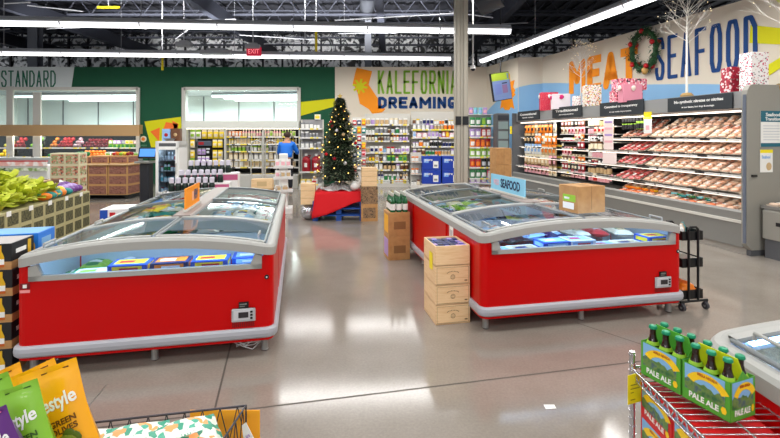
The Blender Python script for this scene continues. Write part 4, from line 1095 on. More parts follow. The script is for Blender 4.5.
# on the slanted corner face
c0_, c1_ = Vector((wr, BY, 0)), Vector((jx, jy, 0)); cd_ = (c1_ - c0_).normalized(); cn_ = Vector((cd_.y, -cd_.x, 0)); cn_ = -cn_ if cn_.x > 0 else cn_
def cpt(px, py, off):
    k = (px - 390) / F; s = (k * c0_.y - c0_.x) / (cd_.x - k * cd_.y); p = c0_ + cd_ * s; return Vector((p.x, p.y, CAMZ + (HOR - py) / F * p.y)) + cn_ * off
flat([cpt(x, y, .002) for x, y in ((487.2, 111), (500, 98), (510, 91), (518, 87.6), (518, 150), (487.2, 150))], cn_, .004, 0, m)
tag(m.build('painted_band', [SKYB]), 'pale blue wave band painted along the cream wall over the meat case', 'wall painting')
m = MB(); flat([cpt(480 + x / 8.76, 60 + y / 8.76, .007) for x, y in ((200, 120), (262, 118), (268, 190), (306, 175), (292, 235), (312, 268), (300, 288), (314, 300), (285, 335), (303, 430), (272, 412), (258, 438), (222, 438), (200, 412), (180, 430), (192, 340), (150, 340))], cn_, .005, 0, m)
tag(m.build('painted_sunburst', [ORG]), 'orange ragged sunburst painted behind the hanging menu screen', 'wall painting')
for s_, x0_, x1_, z0, z1, mat, st_, gp, lab in (('MEAT', 569.5, 638, 2.74, 3.62, ORG, .19, .07, 'bold orange letters MEAT painted on the cream wall'), ('SEAFOOD', 655.5, 758, 2.78, 3.66, NAVY, .074, .075, 'tall navy letters SEAFOOD painted on the cream wall')):
    a = wp(x0_, z0) + WN * .008; w = (wp(x1_, 0) - wp(x0_, 0)).length
    o = poster_letters(s_, a, WD, (0, 0, 1), w, z1 - z0, st_, gp, mat, wide={'M': 1.3} if s_ == 'MEAT' else None); tag(o, lab, 'lettering')
m = MB()
for q in ([(751, 25), (790, 29), (790, 45), (750, 43)], [(750, 76), (790, 52), (790, 62), (754, 86)], [(775, -2), (790, -8), (790, 6), (780, 4)]): wpoly(m, q, 0, 2)
tag(m.build('painted_rays', [YEL]), 'yellow sun rays painted on the wall after the navy letters', 'wall painting')
# wreath
wc_ = wp(648.5, wz(648.5, 50.5), .13)
t = thing('christmas_wreath', 'green evergreen wreath with red berries hung on the cream wall', 'wreath', wc_); t.scale = (.95, 1, 1.08)
NEED = noisy('needle_green', [(.3, (14, 50, 22)), (.7, (44, 98, 50))], 20, 2, .6); t.rotation_euler = (0, 0, math.atan2(WD.y, WD.x))
m = MB(); rnd = random.Random(3)
for k in range(900):
    a = rnd.uniform(0, 2 * pi); rr = .33 + rnd.gauss(0, .045); p = Vector((rr * cos(a), rnd.gauss(0, .04) , rr * sin(a) * 1.12)); d = Vector((rnd.gauss(0, 1), rnd.gauss(0, .8), rnd.gauss(0, 1))).normalized() * .09; w = d.cross(Vector((rnd.random(), rnd.random(), 1))).normalized() * .014
    m.add([p - w, p + w, p + d], [(0, 1, 2)])
N = 28
for k in range(N):
    for j in range(6): 
        def tp_(k, j): a = 2 * pi * k / N; b = 2 * pi * j / 6; r = .33 + .05 * cos(b); return (r * cos(a), .05 * sin(b), r * sin(a) * 1.12)
        m.add([tp_(k, j), tp_(k + 1, j), tp_(k + 1, j + 1), tp_(k, j + 1)], [(0, 1, 2, 3)])
m.build('greenery', NEED, t)
for a in (.3, 1.5, 2.7, 3.9, 5.2): m = MB(); m.ball((.33 * cos(a), .08, .37 * sin(a)), .055, 8, 6, 0, jit=.12); m.build('berry_cluster', CLR['red'], t)
for a in (.3, 1.5, 2.7, 3.9, 5.2): m = MB(); m.ball((.33 * cos(a), -.08, .37 * sin(a)), .05, 8, 6, 0, jit=.12); m.build('berry_cluster', CLR['red'], t)
m = MB(); m.ball((.1, -.05, -.42), .07, 8, 5, 0, jit=.2); m.build('gold_bow', P('gold_tinsel', (200, 160, 90), .4), t)
# menu screen on a pole from the roof
pm = at(500.5, 86.5, 12.9)
t = thing('menu_screen', 'tilted screen with a green top hanging before the orange sunburst', 'screen', pm, .42)
m = MB(); w, h = .33, .40; tl = .17
R_ = Matrix.Rotation(-tl, 4, 'Y')
m.cbox(-w, w, -.05, .03, -h, h, .015, 0, R_); m.build('screen_body', BLACK, t)
m = MB(); m.box(-w + .02, w - .02, -.053, -.05, -h + .02, h - .23, 0, R_); m.box(-w + .02, w - .02, -.053, -.05, h - .23, h - .02, 1, R_); m.box(.02, .2, -.055, -.053, -.2, .04, 2, R_); m.box(-.24, -.02, -.055, -.053, -.22, .08, 3, R_); m.box(.23, .27, -.055, -.053, h - .2, h - .05, 3, R_); m.box(.02, .2, -.055, -.053, .07, .1, 4, R_)
m.build('screen_picture', [P('scr_blue', (100, 120, 160), .3, emit=(100, 120, 160), estr=.4), P('scr_green', (140, 160, 50), .3, emit=(140, 160, 50), estr=.4), P('scr_lilac', (140, 110, 150), .3), P('scr_steel', (110, 130, 190), .3), BLACK], t)
m = MB(); m.tube((0, .0, h - .02), (0, 0, 6.4 - pm.z), .02, 8); m.build('ceiling_pole', BLACK, t)

# ------------------------------------------------------------------ shelf goods (one mesh per kind and colour, shared by its copies)
PM = {}
def prod(kind, c1, c2='white', c3=None, s=1.0):
    key = (kind, c1, c2, c3, s)
    if key in PM: return PM[key]
    m = MB(); A_, B_ = CLR[c1], CLR[c2]
    if kind == 'tub': m.lathe([(.046, 0, 0), (.05, .01, 0), (.05, .12, 1), (.05, .135, 0), (.054, .137, 0), (.054, .16, 0), (.05, .163, 0)], (0, 0, 0), 10); mats = [A_, B_]
    elif kind == 'jar': m.lathe([(.036, 0, 1), (.038, .005, 1), (.038, .085, 1), (.03, .1, 1), (.034, .102, 0), (.034, .12, 0)], (0, 0, 0), 10); mats = [A_, B_]
    elif kind == 'bottle': m.lathe([(.034, 0, 1), (.035, .02, 1), (.0355, .11, 0), (.035, .13, 1), (.016, .17, 1), (.015, .2, 0), (.015, .22, 0)], (0, 0, 0), 10); mats = [A_, B_]
    elif kind == 'carton': m.cbox(-.045, .045, -.03, .03, 0, .17, .003, 0); m.box(-.036, .036, -.031, -.03, .03, .12, 1); m.box(-.03, .03, -.0316, -.03, .13, .155, 1); mats = [A_, B_]
    elif kind == 'box': m.cbox(-.07, .07, -.06, .06, 0, .13, .003, 0); m.box(-.058, .058, -.061, -.06, .02, .09, 1); m.box(-.04, .04, -.0616, -.06, .1, .12, 1); mats = [A_, B_]
    elif kind == 'pouch':
        m.surf(lambda u, v: ((u - .5) * .11, -.028 * (1 - abs(2 * u - 1) ** 2) * max(0, 1 - v ** 2) - .003, v * .18), 6, 6, 0); m.surf(lambda u, v: ((.5 - u) * .11, .028 * (1 - abs(2 * u - 1) ** 2) * max(0, 1 - v ** 2) + .0, v * .18), 6, 6, 0)
        m.surf(lambda u, v: ((u - .5) * .08, -.03 * (1 - abs(2 * (.5 + (u - .5) * .73) - 1) ** 2) * max(0, 1 - (.2 + v * .45) ** 2) - .0036, .036 + v * .085), 5, 4, 1); mats = [A_, B_]
    elif kind == 'hang':      # pack on a peg: card header over a pillow
        m.box(-.05, .05, -.002, .0, .13, .18, 1); m.surf(lambda u, v: ((u - .5) * .105, -.022 * sin(pi * u) ** .6 * sin(pi * v) ** .6 - .002, v * .14), 6, 6, 0); m.surf(lambda u, v: ((.5 - u) * .105, .004, v * .14), 2, 2, 0)
        m.surf(lambda u, v: ((u - .5) * .07, -.024 * sin(pi * (.17 + u * .66)) ** .6 * sin(pi * (.3 + .4 * v)) ** .6 - .003, .042 + v * .056), 4, 3, 1); mats = [A_, B_]
    elif kind == 'jug': m.lathe([(.07, 0, 0), (.075, .01, 0), (.075, .2, 0), (.06, .24, 0), (.022, .27, 0), (.02, .285, 1), (.026, .287, 1), (.026, .31, 1)], (0, 0, 0), 12); m.path([(.05, 0, .24), (.075, 0, .28), (.03, 0, .275)], .008, 6, 0); m.lathe([(.03, .08, 1), (.03, .15, 1)], (0, -.055, 0), 10, 1); mats = [A_, B_]
    elif kind == 'block': m.cbox(-.05, .05, -.03, .03, 0, .03, .006, 0); m.box(-.035, .035, -.02, .02, .03, .031, 1); m.box(-.035, .035, -.031, -.03, .005, .025, 1); mats = [A_, B_]
    if s != 1.0: m.v = [(a * s, b * s, c * s) for a, b, c in m.v]
    PM[key] = m.mesh(kind + '_print', mats); return PM[key]
NAMES = dict(tub=('plastic_tub', 'tub', 'tub'), jar=('jar', 'jar', 'jar'), bottle=('bottle', 'bottle', 'bottle'), carton=('carton', 'carton', 'carton'), box=('packet_box', 'box', 'box'), pouch=('food_pouch', 'pouch', 'pouch'), hang=('hanging_pack', 'hanging pack', 'food pack'), jug=('jug', 'jug', 'jug'), block=('wrapped_block', 'wrapped block', 'food pack'))
WID = dict(tub=.115, jar=.084, bottle=.08, carton=.1, box=.15, pouch=.118, hang=.115, jug=.165, block=.11)
def fill(M, x0, x1, z, front, where, kinds, cols, s=1.0, run=3, rot=0.0, zoff=0.0, gap=1.04):
    """line goods along local x on a shelf at height z (front = local y of the row); runs of the same kind sit side by side"""
    x = x0; rq = M.to_euler().z
    while x < x1:
        k = random.choice(kinds); c1, c2 = random.choice(cols)
        for _ in range(random.randint(1, run)):
            w = WID[k] * s
            if x + w > x1 + .01: x = x1 + 1; break
            p = M @ Vector((x + w / 2, front + random.uniform(-.01, .01), z + .002 + zoff))
            o = inst(prod(k, c1, c2, None, s), NAMES[k][0], None, p, rq + rot + random.uniform(-.06, .06))
            cc = c1 if c1 == c2 else '%s and %s' % (c1, c2)
            tag(o, '%s %s on the %s' % (cc, NAMES[k][1], where), NAMES[k][2], '%s %ss on the %s' % (cc, NAMES[k][1], where))
            x += w * gap
ORD = ('bottom', 'second', 'third', 'fourth', 'fifth', 'sixth', 'seventh', 'eighth')
RAIL = noisy('price_rail_strip', [(0, (226, 226, 222)), (.55, (226, 226, 222)), (.56, (240, 220, 90)), (.8, (226, 226, 222)), (.9, (90, 90, 94))], 14, 0, .5, 'cells', stretch=(1, .01, .01), constant=True)
RAILY = noisy('price_rail_yellow', [(0, (236, 222, 60)), (.5, (230, 230, 220)), (.75, (236, 226, 90))], 14, 0, .5, 'cells', stretch=(1, .01, .01), constant=True)
def gondola(label, x0, x1, Y, zs, ztop, depth=.45, back=OFFW, rails=None, base=.12):
    """shelf bay: x0..x1 metres, front at Y; returns its matrix (local x from 0, y 0 at the front)"""
    w = x1 - x0; t = thing('shelf_unit', label, 'shelving', (x0, Y, 0))
    b = MB(); b.box(0, w, depth, depth + .03, 0, ztop); b.build('back_panel', back, t)
    for x in (0, w - .03): b = MB(); b.box(x, x + .03, depth - .04, depth, 0, ztop); b.build('upright', OFFW, t)
    b = MB(); b.cbox(0, w, 0, depth, 0, base, .01); b.build('base', OFFW, t)
    for i, z in enumerate(zs):
        b = MB(); b.box(.005, w - .005, .01 if i == 0 else .06, depth, z - .025, z); o = b.build('shelf', OFFW, t)
        b = MB(); yf = .0 if i == 0 else .05; b.box(.005, w - .005, yf, yf + .012, z - .035, z + .012); b.build('price_rail', (rails[i] if rails else RAIL), o)
    return Matrix.Translation((x0, Y, 0)), t
def X_(px, Y): return (px - 390) / F * Y
def Z_(py, Y): return CAMZ + (HOR - py) / F * Y
YS = 14.3
whites = [('white', 'lilac'), ('white', 'tan'), ('white', 'white'), ('white', 'green'), ('white', 'grey'), ('cream', 'brown'), ('white', 'navy'), ('silver', 'white'), ('white', 'orange'), ('lilac', 'white'), ('white', 'black')]
zs1 = [Z_(y, YS) for y in (188, 180.5, 170, 161.5, 152.8, 141, 133.5, 124.5)]; zs1[0] = .14
M1, _ = gondola('white shelf bay of supplement tubs beside the christmas tree', X_(364, YS), X_(410.5, YS), YS, zs1, 2.35)
W_ = X_(410.5, YS) - X_(364, YS)
for i, z in enumerate(zs1):
    nm = '%s shelf from the floor behind the tree crates' % ORD[i]
    if i == 7: fill(M1, .05, W_ - .03, z, .13, nm, ['tub', 'jug', 'tub'], [('white', 'tan'), ('white', 'white'), ('white', 'lilac'), ('lilac', 'purple'), ('cream', 'white')], 1.25); 
    elif i in (3, 4): fill(M1, .04, W_ - .03, z, .12, nm, ['tub', 'jar', 'pouch'], whites + [('orange', 'yellow'), ('lime', 'green'), ('red', 'white'), ('teal', 'sky')], 1.15)
    else: fill(M1, .04, W_ - .03, z, .12, nm, ['tub', 'jar', 'bottle'] if i != 5 else ['jar', 'bottle'], whites + ([('green', 'white'), ('black', 'silver'), ('aqua', 'white')] if i in (5, 6) else [('black', 'tan')]), 1.15)
zs2 = [Z_(y, YS) for y in (188, 155, 146.5, 137.5, 129.5)]; zs2[0] = .14
xa2, xb2 = X_(411.5, YS), X_(458, YS); W_ = xb2 - xa2
M2, _ = gondola('white shelf bay of jars beside the beige column', xa2, xb2, YS, zs2, 2.42, rails=[RAIL, RAIL, RAIL, RAIL, RAILY])
for i, z in enumerate(zs2[1:]):
    nm = '%s shelf up from the blue boxes' % ('first', 'second', 'third', 'top')[i]
    fill(M2, .04, W_ - .03, z, .12, nm, ['tub', 'jar'] if i != 2 else ['carton', 'box', 'jar'], whites if i != 2 else [('orange', 'yellow'), ('rose', 'white'), ('white', 'lilac'), ('red', 'white'), ('white', 'sky')], 1.15)
fill(M2, .04, W_ - .03, zs2[4] + .18, .2, 'upper tier over the yellow price strip', ['tub', 'jar', 'box'], whites + [('yellow', 'white'), ('brown', 'red'), ('lime', 'white')], 1.0)
for k, z in enumerate(zs2[4:]):
    b = MB(); b.box(xa2 + .01, xb2 - .01, YS + .12, YS + .4, z + .165, z + .18); o = b.build('riser_shelf', OFFW); o.parent = _
    o.location = (-xa2, -YS, 0)
b = MB(); b.cbox(-.02, 1.24, 0, .42, 0, .142, .01); tag(b.build('low_plinth', OFFW, None, (X_(422, 13.9), 13.85, 0)), 'low white plinth under the royal blue boxes', 'plinth')
# big blue boxes stacked on the floor in front of it, packed shelf of jars beside them
for i in range(2):
    for j in range(2):
        x = X_(422 + i * 20, 13.9); z = .145 + j * .43
        t = thing('bulk_box', 'royal blue bulk box, %s layer, %s' % (('lower', 'upper')[j], ('beside the jars', 'beside the column')[i]), 'box', (x, 13.85, z), 0, 'royal blue bulk boxes stacked before the shelves')
        b = MB(); b.cbox(0, .58, 0, .4, 0, .42, .008); b.build('carton', P('bulk_blue', (20, 60, 170), .45), t)
        b = MB(); b.box(.05, .2, -.002, 0, .22, .34, 0); b.box(.34, .5, -.002, 0, .06, .27, 1); b.box(.37, .47, -.003, -.002, .1, .16, 2); b.build('label_print', [P('bulk_light', (120, 170, 240), .5), PAPER, CLR['grey']], t)
        text('pure', .24, .08, (.2, -.003, .29), (1, 0, 0), (0, 0, 1), PAPER, t, bold=.02)
M2b = Matrix.Translation((X_(411.5, 13.95), 13.9, 0))
b = MB(); b.cbox(-.02, .32, 0, .34, 0, .1, .01); 
for z in (.45, .82): b.box(-.02, .32, .0, .34, z - .03, z)
b.box(-.02, .32, .34, .36, 0, 1.1); tag(b.build('small_rack', OFFW, None, (X_(411.5, 13.95), 13.9, 0)), 'narrow white rack of dark jars beside the royal blue boxes', 'rack')
for z, nm in ((.1, 'lowest shelf of the narrow rack'), (.45, 'middle shelf of the narrow rack'), (.82, 'top shelf of the narrow rack')):
    fill(M2b, -.01, .31, z, .08, nm, ['jar', 'tub'], [('black', 'white'), ('white', 'black'), ('orange', 'white'), ('brown', 'cream')], 1.0)
ya3 = 13.9
zs3 = [Z_(y, ya3) for y in (189, 178.5, 167.5, 157, 147.3, 137, 125.6)]; zs3[0] = .14
xa3, xb3 = X_(469.5, ya3), X_(494, ya3); W3 = xb3 - xa3
M3, _ = gondola('white shelf bay of colourful bags between the column and the meat wall', xa3, xb3, ya3, zs3, 2.3)
cols3 = [[('lilac', 'white'), ('sky', 'white')], [('green', 'white'), ('pink', 'white'), ('grey', 'white')], [('lime', 'yellow'), ('red', 'orange'), ('black', 'silver')], [('orange', 'yellow'), ('sky', 'blue'), ('lime', 'white')], [('red', 'orange'), ('silver', 'sky'), ('orange', 'white')], [('lilac', 'white'), ('red', 'white'), ('grey', 'cream')], [('green', 'white'), ('green', 'lime')]]
for i, z in enumerate(zs3):
    fill(M3, .03, W3 - .02, z, .13, '%s shelf between the column and the meat wall' % ORD[i], ['pouch', 'pouch', 'carton'], cols3[i], 1.45)
fill(M3, .03, W3 - .02, 2.3, .3, 'ledge at the very top between column and meat wall', ['pouch'], [('lilac', 'rose'), ('aqua', 'sky')], 1.2)
b = MB(); b.box(0, W3, .2, .45, 2.28, 2.3); o = b.build('top_ledge', OFFW, _)
# brown carton tower and small glass-sided cooler by the case end
for k in range(4):
    b = MB(); b.cbox(-.17, .17, -.17, .17, 0, .34, .006); b.box(-.004, .004, -.172, -.17, .02, .32, 1); tag(b.build('tall_carton', [KRAFT, P('tape_tan', (150, 112, 70), .4)], None, (X_(500.5, 9.6), 9.6, k * .345), TH), 'plain brown carton in the tower by the column, %s' % ('on the floor', 'second up', 'third up', 'topmost')[k], 'box', 'brown carton tower')
t = thing('upright_cooler', 'small grey upright cooler with louvred glass at the end of the meat case', 'cooler', (X_(497, 13.0), 13.0, 0), 0)
b = MB(); b.cbox(0, .36, 0, .5, 0, 2.28, .02); b.build('cabinet', GREYD, t)
for k in range(5): b = MB(); b.box(.04, .32, -.012, 0, .7 + k * .28, .92 + k * .28); b.build('glass_louvre', P('louvre_glass', (130, 150, 150), .15), t)
b = MB(); b.box(.02, .34, -.02, 0, 2.08, 2.22); b.build('header', P('header_charcoal', (40, 46, 54), .5), t)
# kombucha shelf by the tree
ya4 = 13.6; xa4, xb4 = X_(298.5, ya4), X_(321.5, ya4); W4 = xb4 - xa4
zs4 = [.16, Z_(172.5, ya4), Z_(148.3, ya4) , Z_(137, ya4), Z_(128.5, ya4)]
M4, _ = gondola('grey shelf bay with two red jugs beside the dairy opening', xa4, xb4, ya4, [.16, Z_(172, ya4), Z_(148, ya4), Z_(137.5, ya4), Z_(128.5, ya4)], 2.13, back=P('gondola_grey', (150, 150, 152), .5))
ZZ = [.16, Z_(172, ya4), Z_(148, ya4), Z_(137.5, ya4), Z_(128.5, ya4)]
for i in range(2): 
    o = inst(prod('jug', 'crimson', 'white', None, 1.75), 'jug', None, (xa4 + .2 + i * .3, ya4 + .2, ZZ[1] + .002), 0); tag(o, 'big red juice jug on the grey bay, %s' % ('beside the dairy opening', 'beside the tree')[i], 'jug', 'big red juice jugs')
for i in (0, 2, 3, 4): fill(M4, .04, W4 - .03, ZZ[i], .13, '%s shelf of the grey bay' % ('bottom', 'second', 'third', 'fourth', 'top')[i], ['box', 'bottle'] if i == 0 else ['tub', 'jar'], [('white', 'red'), ('navy', 'white'), ('yellow', 'white')] if i == 0 else [('grey', 'white'), ('silver', 'grey'), ('white', 'grey')], 1.1)
fill(Matrix.Translation((xa4, ya4, 0)), .42, W4 + .0, 2.13, .44, 'top edge of the grey bay', ['box'], [('white', 'yellow'), ('cream', 'tan')], 1.2)
# hanging card strips beside the tree
ya5 = 13.8; t = thing('peg_rack', 'narrow peg rack of hanging packs just behind the tree', 'rack', (X_(352, ya5), ya5, 0))
b = MB(); b.box(0, .42, .05, .08, 0, 2.2); b.build('peg_board', OFFW, t); b = MB(); b.cbox(0, .42, -.25, .05, 0, .15, .01); b.build('base', OFFW, t)
for r in range(7):
    for k in range(3):
        x = .08 + k * .13; b = MB(); b.tube((x, .05, .5 + r * .24 + .19), (x, -.1, .5 + r * .24 + .19), .004, 5); b.build('peg', STEEL, t)
M5 = Matrix.Translation((X_(352, ya5), ya5, 0))
for r in range(7): fill(M5, .02, .42, .5 + r * .24, -.06, '%s peg row behind the tree' % ORD[r], ['hang'], [('teal', 'white'), ('red', 'white'), ('orange', 'yellow'), ('white', 'grey'), ('navy', 'white'), ('rose', 'red')], 1.15, run=1)
# tall peg packs over the supplement bay's end
# ------------------------------------------------------------------ dairy case in the second opening
YD = 14.1
BIN = P('case_pale_grey', (190, 190, 184), .5)
xa, xb = X_(185, YD), X_(299, YD); WD_ = xb - xa
t = thing('dairy_case', 'long open dairy case with a black back in the second opening', 'refrigerated case', (xa, YD, 0))
b = MB(); b.box(0, WD_, .85, .9, .3, 2.1); b.build('back_panel', BLACK, t)
b = MB(); b.cbox(0, WD_, -.1, .9, .0, .42, .02); b.build('base_bin', BIN, t)
b = MB(); b.box(0, WD_, -.05, .2, Z_(128.3, YD), Z_(121, YD)); b.build('valance', P('valance_grey', (206, 208, 200), .5), t)
b = MB(); b.box(.03, WD_ - .03, .02, .07, Z_(129, YD), Z_(128.4, YD)); b.build('case_lamp', P('case_led', (255, 250, 235), .4, emit=(255, 246, 226), estr=3.5), t)
for px in (184.5, 224, 262, 298.5):
    b = MB(); x = X_(px, YD) - xa; b.box(x, x + .05, .0, .85, .4, Z_(128, YD)); b.build('divider', BIN, t)
zr = [Z_(y, YD) for y in (175, 167.5, 160, 151.5, 144.2, 136.7)]
xd = X_(224, YD) - xa
for i, z in enumerate(zr):
    b = MB(); b.box(xd + .05, WD_ - .02, .1, .85, z - .02, z); o = b.build('shelf', BLACK, t); b = MB(); b.box(xd + .05, WD_ - .02, .085, .1, z - .03, z + .01); b.build('price_rail', RAIL, o)
MD = Matrix.Translation((xa, YD, 0))
ycols = [('cream', 'lime'), ('cream', 'yellow'), ('yellow', 'cream'), ('white', 'lime')]
for i, (z, kinds, cols) in enumerate(zip(zr, (['pouch'], ['pouch', 'tub'], ['tub', 'carton'], ['tub', 'bottle'], ['carton', 'bottle'], ['carton', 'bottle']),
    ([('yellow', 'lime'), ('orange', 'white')], [('cream', 'white'), ('tan', 'white'), ('cream', 'tan')], [('white', 'cream'), ('tan', 'cream'), ('grey', 'white')], [('lime', 'white'), ('cream', 'lime'), ('cream', 'white'), ('silver', 'grey')], [('cream', 'yellow'), ('cream', 'tan'), ('tan', 'cream')], [('orange', 'white'), ('cream', 'rose'), ('cream', 'lime'), ('rose', 'cream')]))):
    if i == 0: continue
    fill(MD, xd + .07, WD_ - .08, z, .2, '%s shelf of the dairy case' % ORD[i], kinds, cols, 1.05 if i > 2 else 1.35, run=4)
# hanging bags on pegs in the section nearer the cooler
for r, y in enumerate((137.5, 146.5, 157, 165.5)):
    z = Z_(y, YD) - .04
    cs = ycols if r in (0, 1, 3) else [('yellow', 'white'), ('black', 'silver')]
    if r in (0,): fill(MD, .06, xd - .03, z, .2, '%s peg row of the dairy case' % ('top', 'second', 'third', 'fourth')[r], ['hang'], cs, 1.55, run=2)
    else:
        fill(MD, .06, .24, z, .2, '%s peg row beside the dairy opening' % ('top', 'second', 'third', 'fourth')[r], ['hang'], ycols, 1.4, run=1)
        fill(MD, .78, xd - .03, z, .2, '%s peg row of the dairy case' % ('top', 'second', 'third', 'fourth')[r], ['hang'], ycols, 1.4, run=2)
b = MB(); b.cbox(.28, .74, .22, .3, Z_(146, YD), Z_(141, YD), .02, 0, None); b.box(.33, .5, .215, .22, Z_(145, YD), Z_(142, YD), 1); tag(b.build('header_sign', [P('header_slate', (70, 80, 96), .5), CLR['crimson']], None, (xa, YD, 0)), 'slate header board with a red patch in the dairy case', 'sign')
fill(MD, .28, .74, Z_(155, YD), .25, 'dark peg row under the slate header', ['hang'], [('grey', 'silver'), ('black', 'silver'), ('lilac', 'grey')], 1.15, run=2)
fill(MD, .28, .74, Z_(163, YD), .25, 'lower dark peg row under the slate header', ['hang'], [('lilac', 'white'), ('grey', 'white')], 1.1, run=2)
# ------------------------------------------------------------------ produce case in the first opening
YD = 15.0
xa, xb = X_(-70, YD), X_(139.5, YD); WP = xb - xa
t = thing('produce_case', 'long open produce case with a tan canopy in the first opening', 'refrigerated case', (xa, YD, 0))
b = MB(); b.box(0, WP, .85, .9, .3, Z_(133, YD)); b.build('back_panel', DARK, t)
b = MB(); b.box(0, WP, -.12, .9, 0, Z_(157.5, YD), 0); b.box(0, WP, -.15, -.12, Z_(163, YD), Z_(157.5, YD), 0); b.build('base_bin', P('counter_pale', (196, 200, 200), .5), t)
b = MB(); b.box(0, WP, 0, .9, Z_(134, YD), Z_(124.8, YD)); b.box(0, WP, -.01, .01, Z_(136, YD), Z_(124.8, YD)); b.build('canopy', P('canopy_tan', (196, 158, 110), .6), t)
b = MB(); b.box(.1, WP - .1, .1, .15, Z_(135.2, YD), Z_(134.2, YD)); b.build('case_lamp', P('case_led', (255, 250, 235), .4), t)
for i, y in enumerate((157, 148)):
    z = Z_(y, YD)
    for px in range(-68, 139, 23):
        pass
    b = MB(); b.box(0, WP, .1 + i * .15, .85, z - .02, z); o = b.build('shelf', DARK, t); b = MB(); b.box(0, WP, .085 + i * .15, .1 + i * .15, z - .03, z + .012); b.build('price_rail', RAIL, o)
FR = {}
def fruit(c, r=.05, flat_=1.0):
    k = (c, r, flat_)
    if k not in FR:
        m = MB(); m.ball((0, 0, r * flat_), r, 8, 6, 0, sz=flat_); m.tube((0, 0, 2 * r * flat_ - .008), (0, 0, 2 * r * flat_ + .012), .004, 5, 1); FR[k] = m.mesh('fruit', [CLR[c], CLR['brown']])
    return FR[k]
def pile(name, cat, c, px0, px1, z, yf, where, r=.068, rows=3):
    x0, x1 = X_(px0, YD), X_(px1, YD); st = r * 2.02
    for lv_ in range(rows):
        x = x0 + r + lv_ * r * .9
        while x < x1 - r * .5:
            o = inst(fruit(c, r), name, None, (x, YD + yf + r + lv_ * .05 + random.uniform(0, .02), z + .002 + lv_ * r * 1.6), random.uniform(0, 6)); tag(o, '%s %s %s' % (c, name.replace('_', ' '), where), cat, '%ss %s' % (name, where)); x += st
up = Z_(148, YD); lo = Z_(157, YD)
pile('lemon', 'fruit', 'yellow', -5, 5, up, .27, 'on the upper shelf at the photo edge'); pile('tomato', 'vegetable', 'red', 5, 17, up, .27, 'on the upper shelf by the white post')
pile('lime', 'fruit', 'lime', 22, 34, up, .27, 'on the upper shelf between the posts'); pile('orange', 'fruit', 'orange', 42, 50, up, .27, 'on the upper shelf after the posts'); pile('apple', 'fruit', 'red', 50, 66, up, .27, 'on the upper shelf left of the mixed fruit'.replace('left of', 'before'))
pile('peach', 'fruit', 'rose', 66, 76, up, .27, 'on the upper shelf in the middle'); pile('strawberry_punnet', 'fruit', 'crimson', 76, 104, up, .27, 'on the upper shelf before the salad boxes', .06)
pile('lemon', 'fruit', 'yellow', -5, 8, lo, .12, 'on the lower shelf at the photo edge'); pile('apricot', 'fruit', 'orange', 78, 103, lo, .12, 'on the lower shelf before the salad boxes', .06, 2)
pile('avocado', 'fruit', 'green', 44, 76, lo, .12, 'on the lower shelf in the middle', .05, 1)
MP = Matrix.Translation((0, YD, 0))
fill(MP, X_(104, YD), X_(138, YD), up + .13, .3, 'upper row of salad packs', ['box'], [('rose', 'white'), ('lilac', 'white'), ('lime', 'white'), ('cream', 'yellow')], .9); fill(MP, X_(104, YD), X_(138, YD), up - .0, .3, 'middle row of salad packs', ['box'], [('lime', 'green'), ('lime', 'white')], .9)
fill(MP, X_(104, YD), X_(138, YD), lo, .13, 'lower row of salad packs', ['box'], [('lime', 'green'), ('lime', 'yellow'), ('white', 'lime')], 1.2)

# ------------------------------------------------------------------ meat case along the aisle
CM = Matrix.Translation((4.85, 6.18, 0)) @ Matrix.Rotation(TH, 4, 'Z')      # local x into the case, local y away from the viewer
def cl(x, y, z=0): return CM @ Vector((x, y, z))
def ct_(px): k = (px - 390) / F; return (4.85 - 6.18 * k) / (.198 + .98 * k)
LC = 6.8
mc = thing('meat_case', 'long grey open meat case under the MEAT and SEAFOOD wall', 'refrigerated case', (4.85, 6.18, 0), TH)
b = MB(); b.box(.0, 1.0, 0, LC, .10, .455, 0); b.prism([(-.0, .455), (.0, .58), (.03, .61), (.07, .6), (.07, .5)], lambda a, c, s: (a, s, c), 0, LC, 0); b.build('front_panel', GREYM, mc)
b = MB(); b.box(.05, 1.0, 0, LC, 0, .1); b.build('plinth', P('plinth_grey', (168, 164, 156), .6), mc)
b = MB(); b.box(-.02, .0, 0, LC, .43, .47); b.build('bumper_rail', OFFW, mc)
b = MB(); b.box(.95, 1.0, 0, LC, .4, 2.1); b.build('back_panel', BLACK, mc)
b = MB(); b.box(.05, .95, 0, LC, .5, .53); b.build('deck', WHITE, mc)
b = MB(); b.prism([(.12, 2.03), (.2, 2.0), (1.0, 2.0), (1.0, 2.27), (.12, 2.27)], lambda a, c, s: (a, s, c), 0, LC); b.build('canopy', P('canopy_grey', (140, 141, 141), .5), mc)
b = MB(); b.box(.22, .3, .05, LC - .05, 1.985, 2.0); b.build('case_lamp', P('meat_led', (255, 248, 236), .4, emit=(255, 240, 224), estr=2.5), mc)
MR = noisy('meat_rail', [(0, (214, 214, 210)), (.62, (36, 36, 40)), (.86, (240, 220, 60)), (.9, (214, 214, 210))], 6.5, 0, .5, 'cells', stretch=(.01, 1, .01), constant=True)
SH = [(.80, .10), (1.08, .15), (1.335, .20), (1.59, .25)]
for i, (z, sx) in enumerate(SH):
    b = MB(); b.box(sx + .02, .95, 0, LC, z - .03, z - .01); o = b.build('shelf', OFFW, mc)
    b = MB(); b.box(sx, sx + .015, 0, LC, z - .03, z + .0); b.build('price_rail', MR, o)
    b = MB(); b.box(sx + .05, sx + .09, .05, LC - .05, z - .045, z - .031); b.build('shelf_lamp', P('meat_led2', (255, 248, 236), .4, emit=(255, 238, 222), estr=1.6), o)
b = MB(); b.box(.0, 1.0, LC, LC + .04, .1, 2.27); b.build('far_end_panel', GREYD, mc)
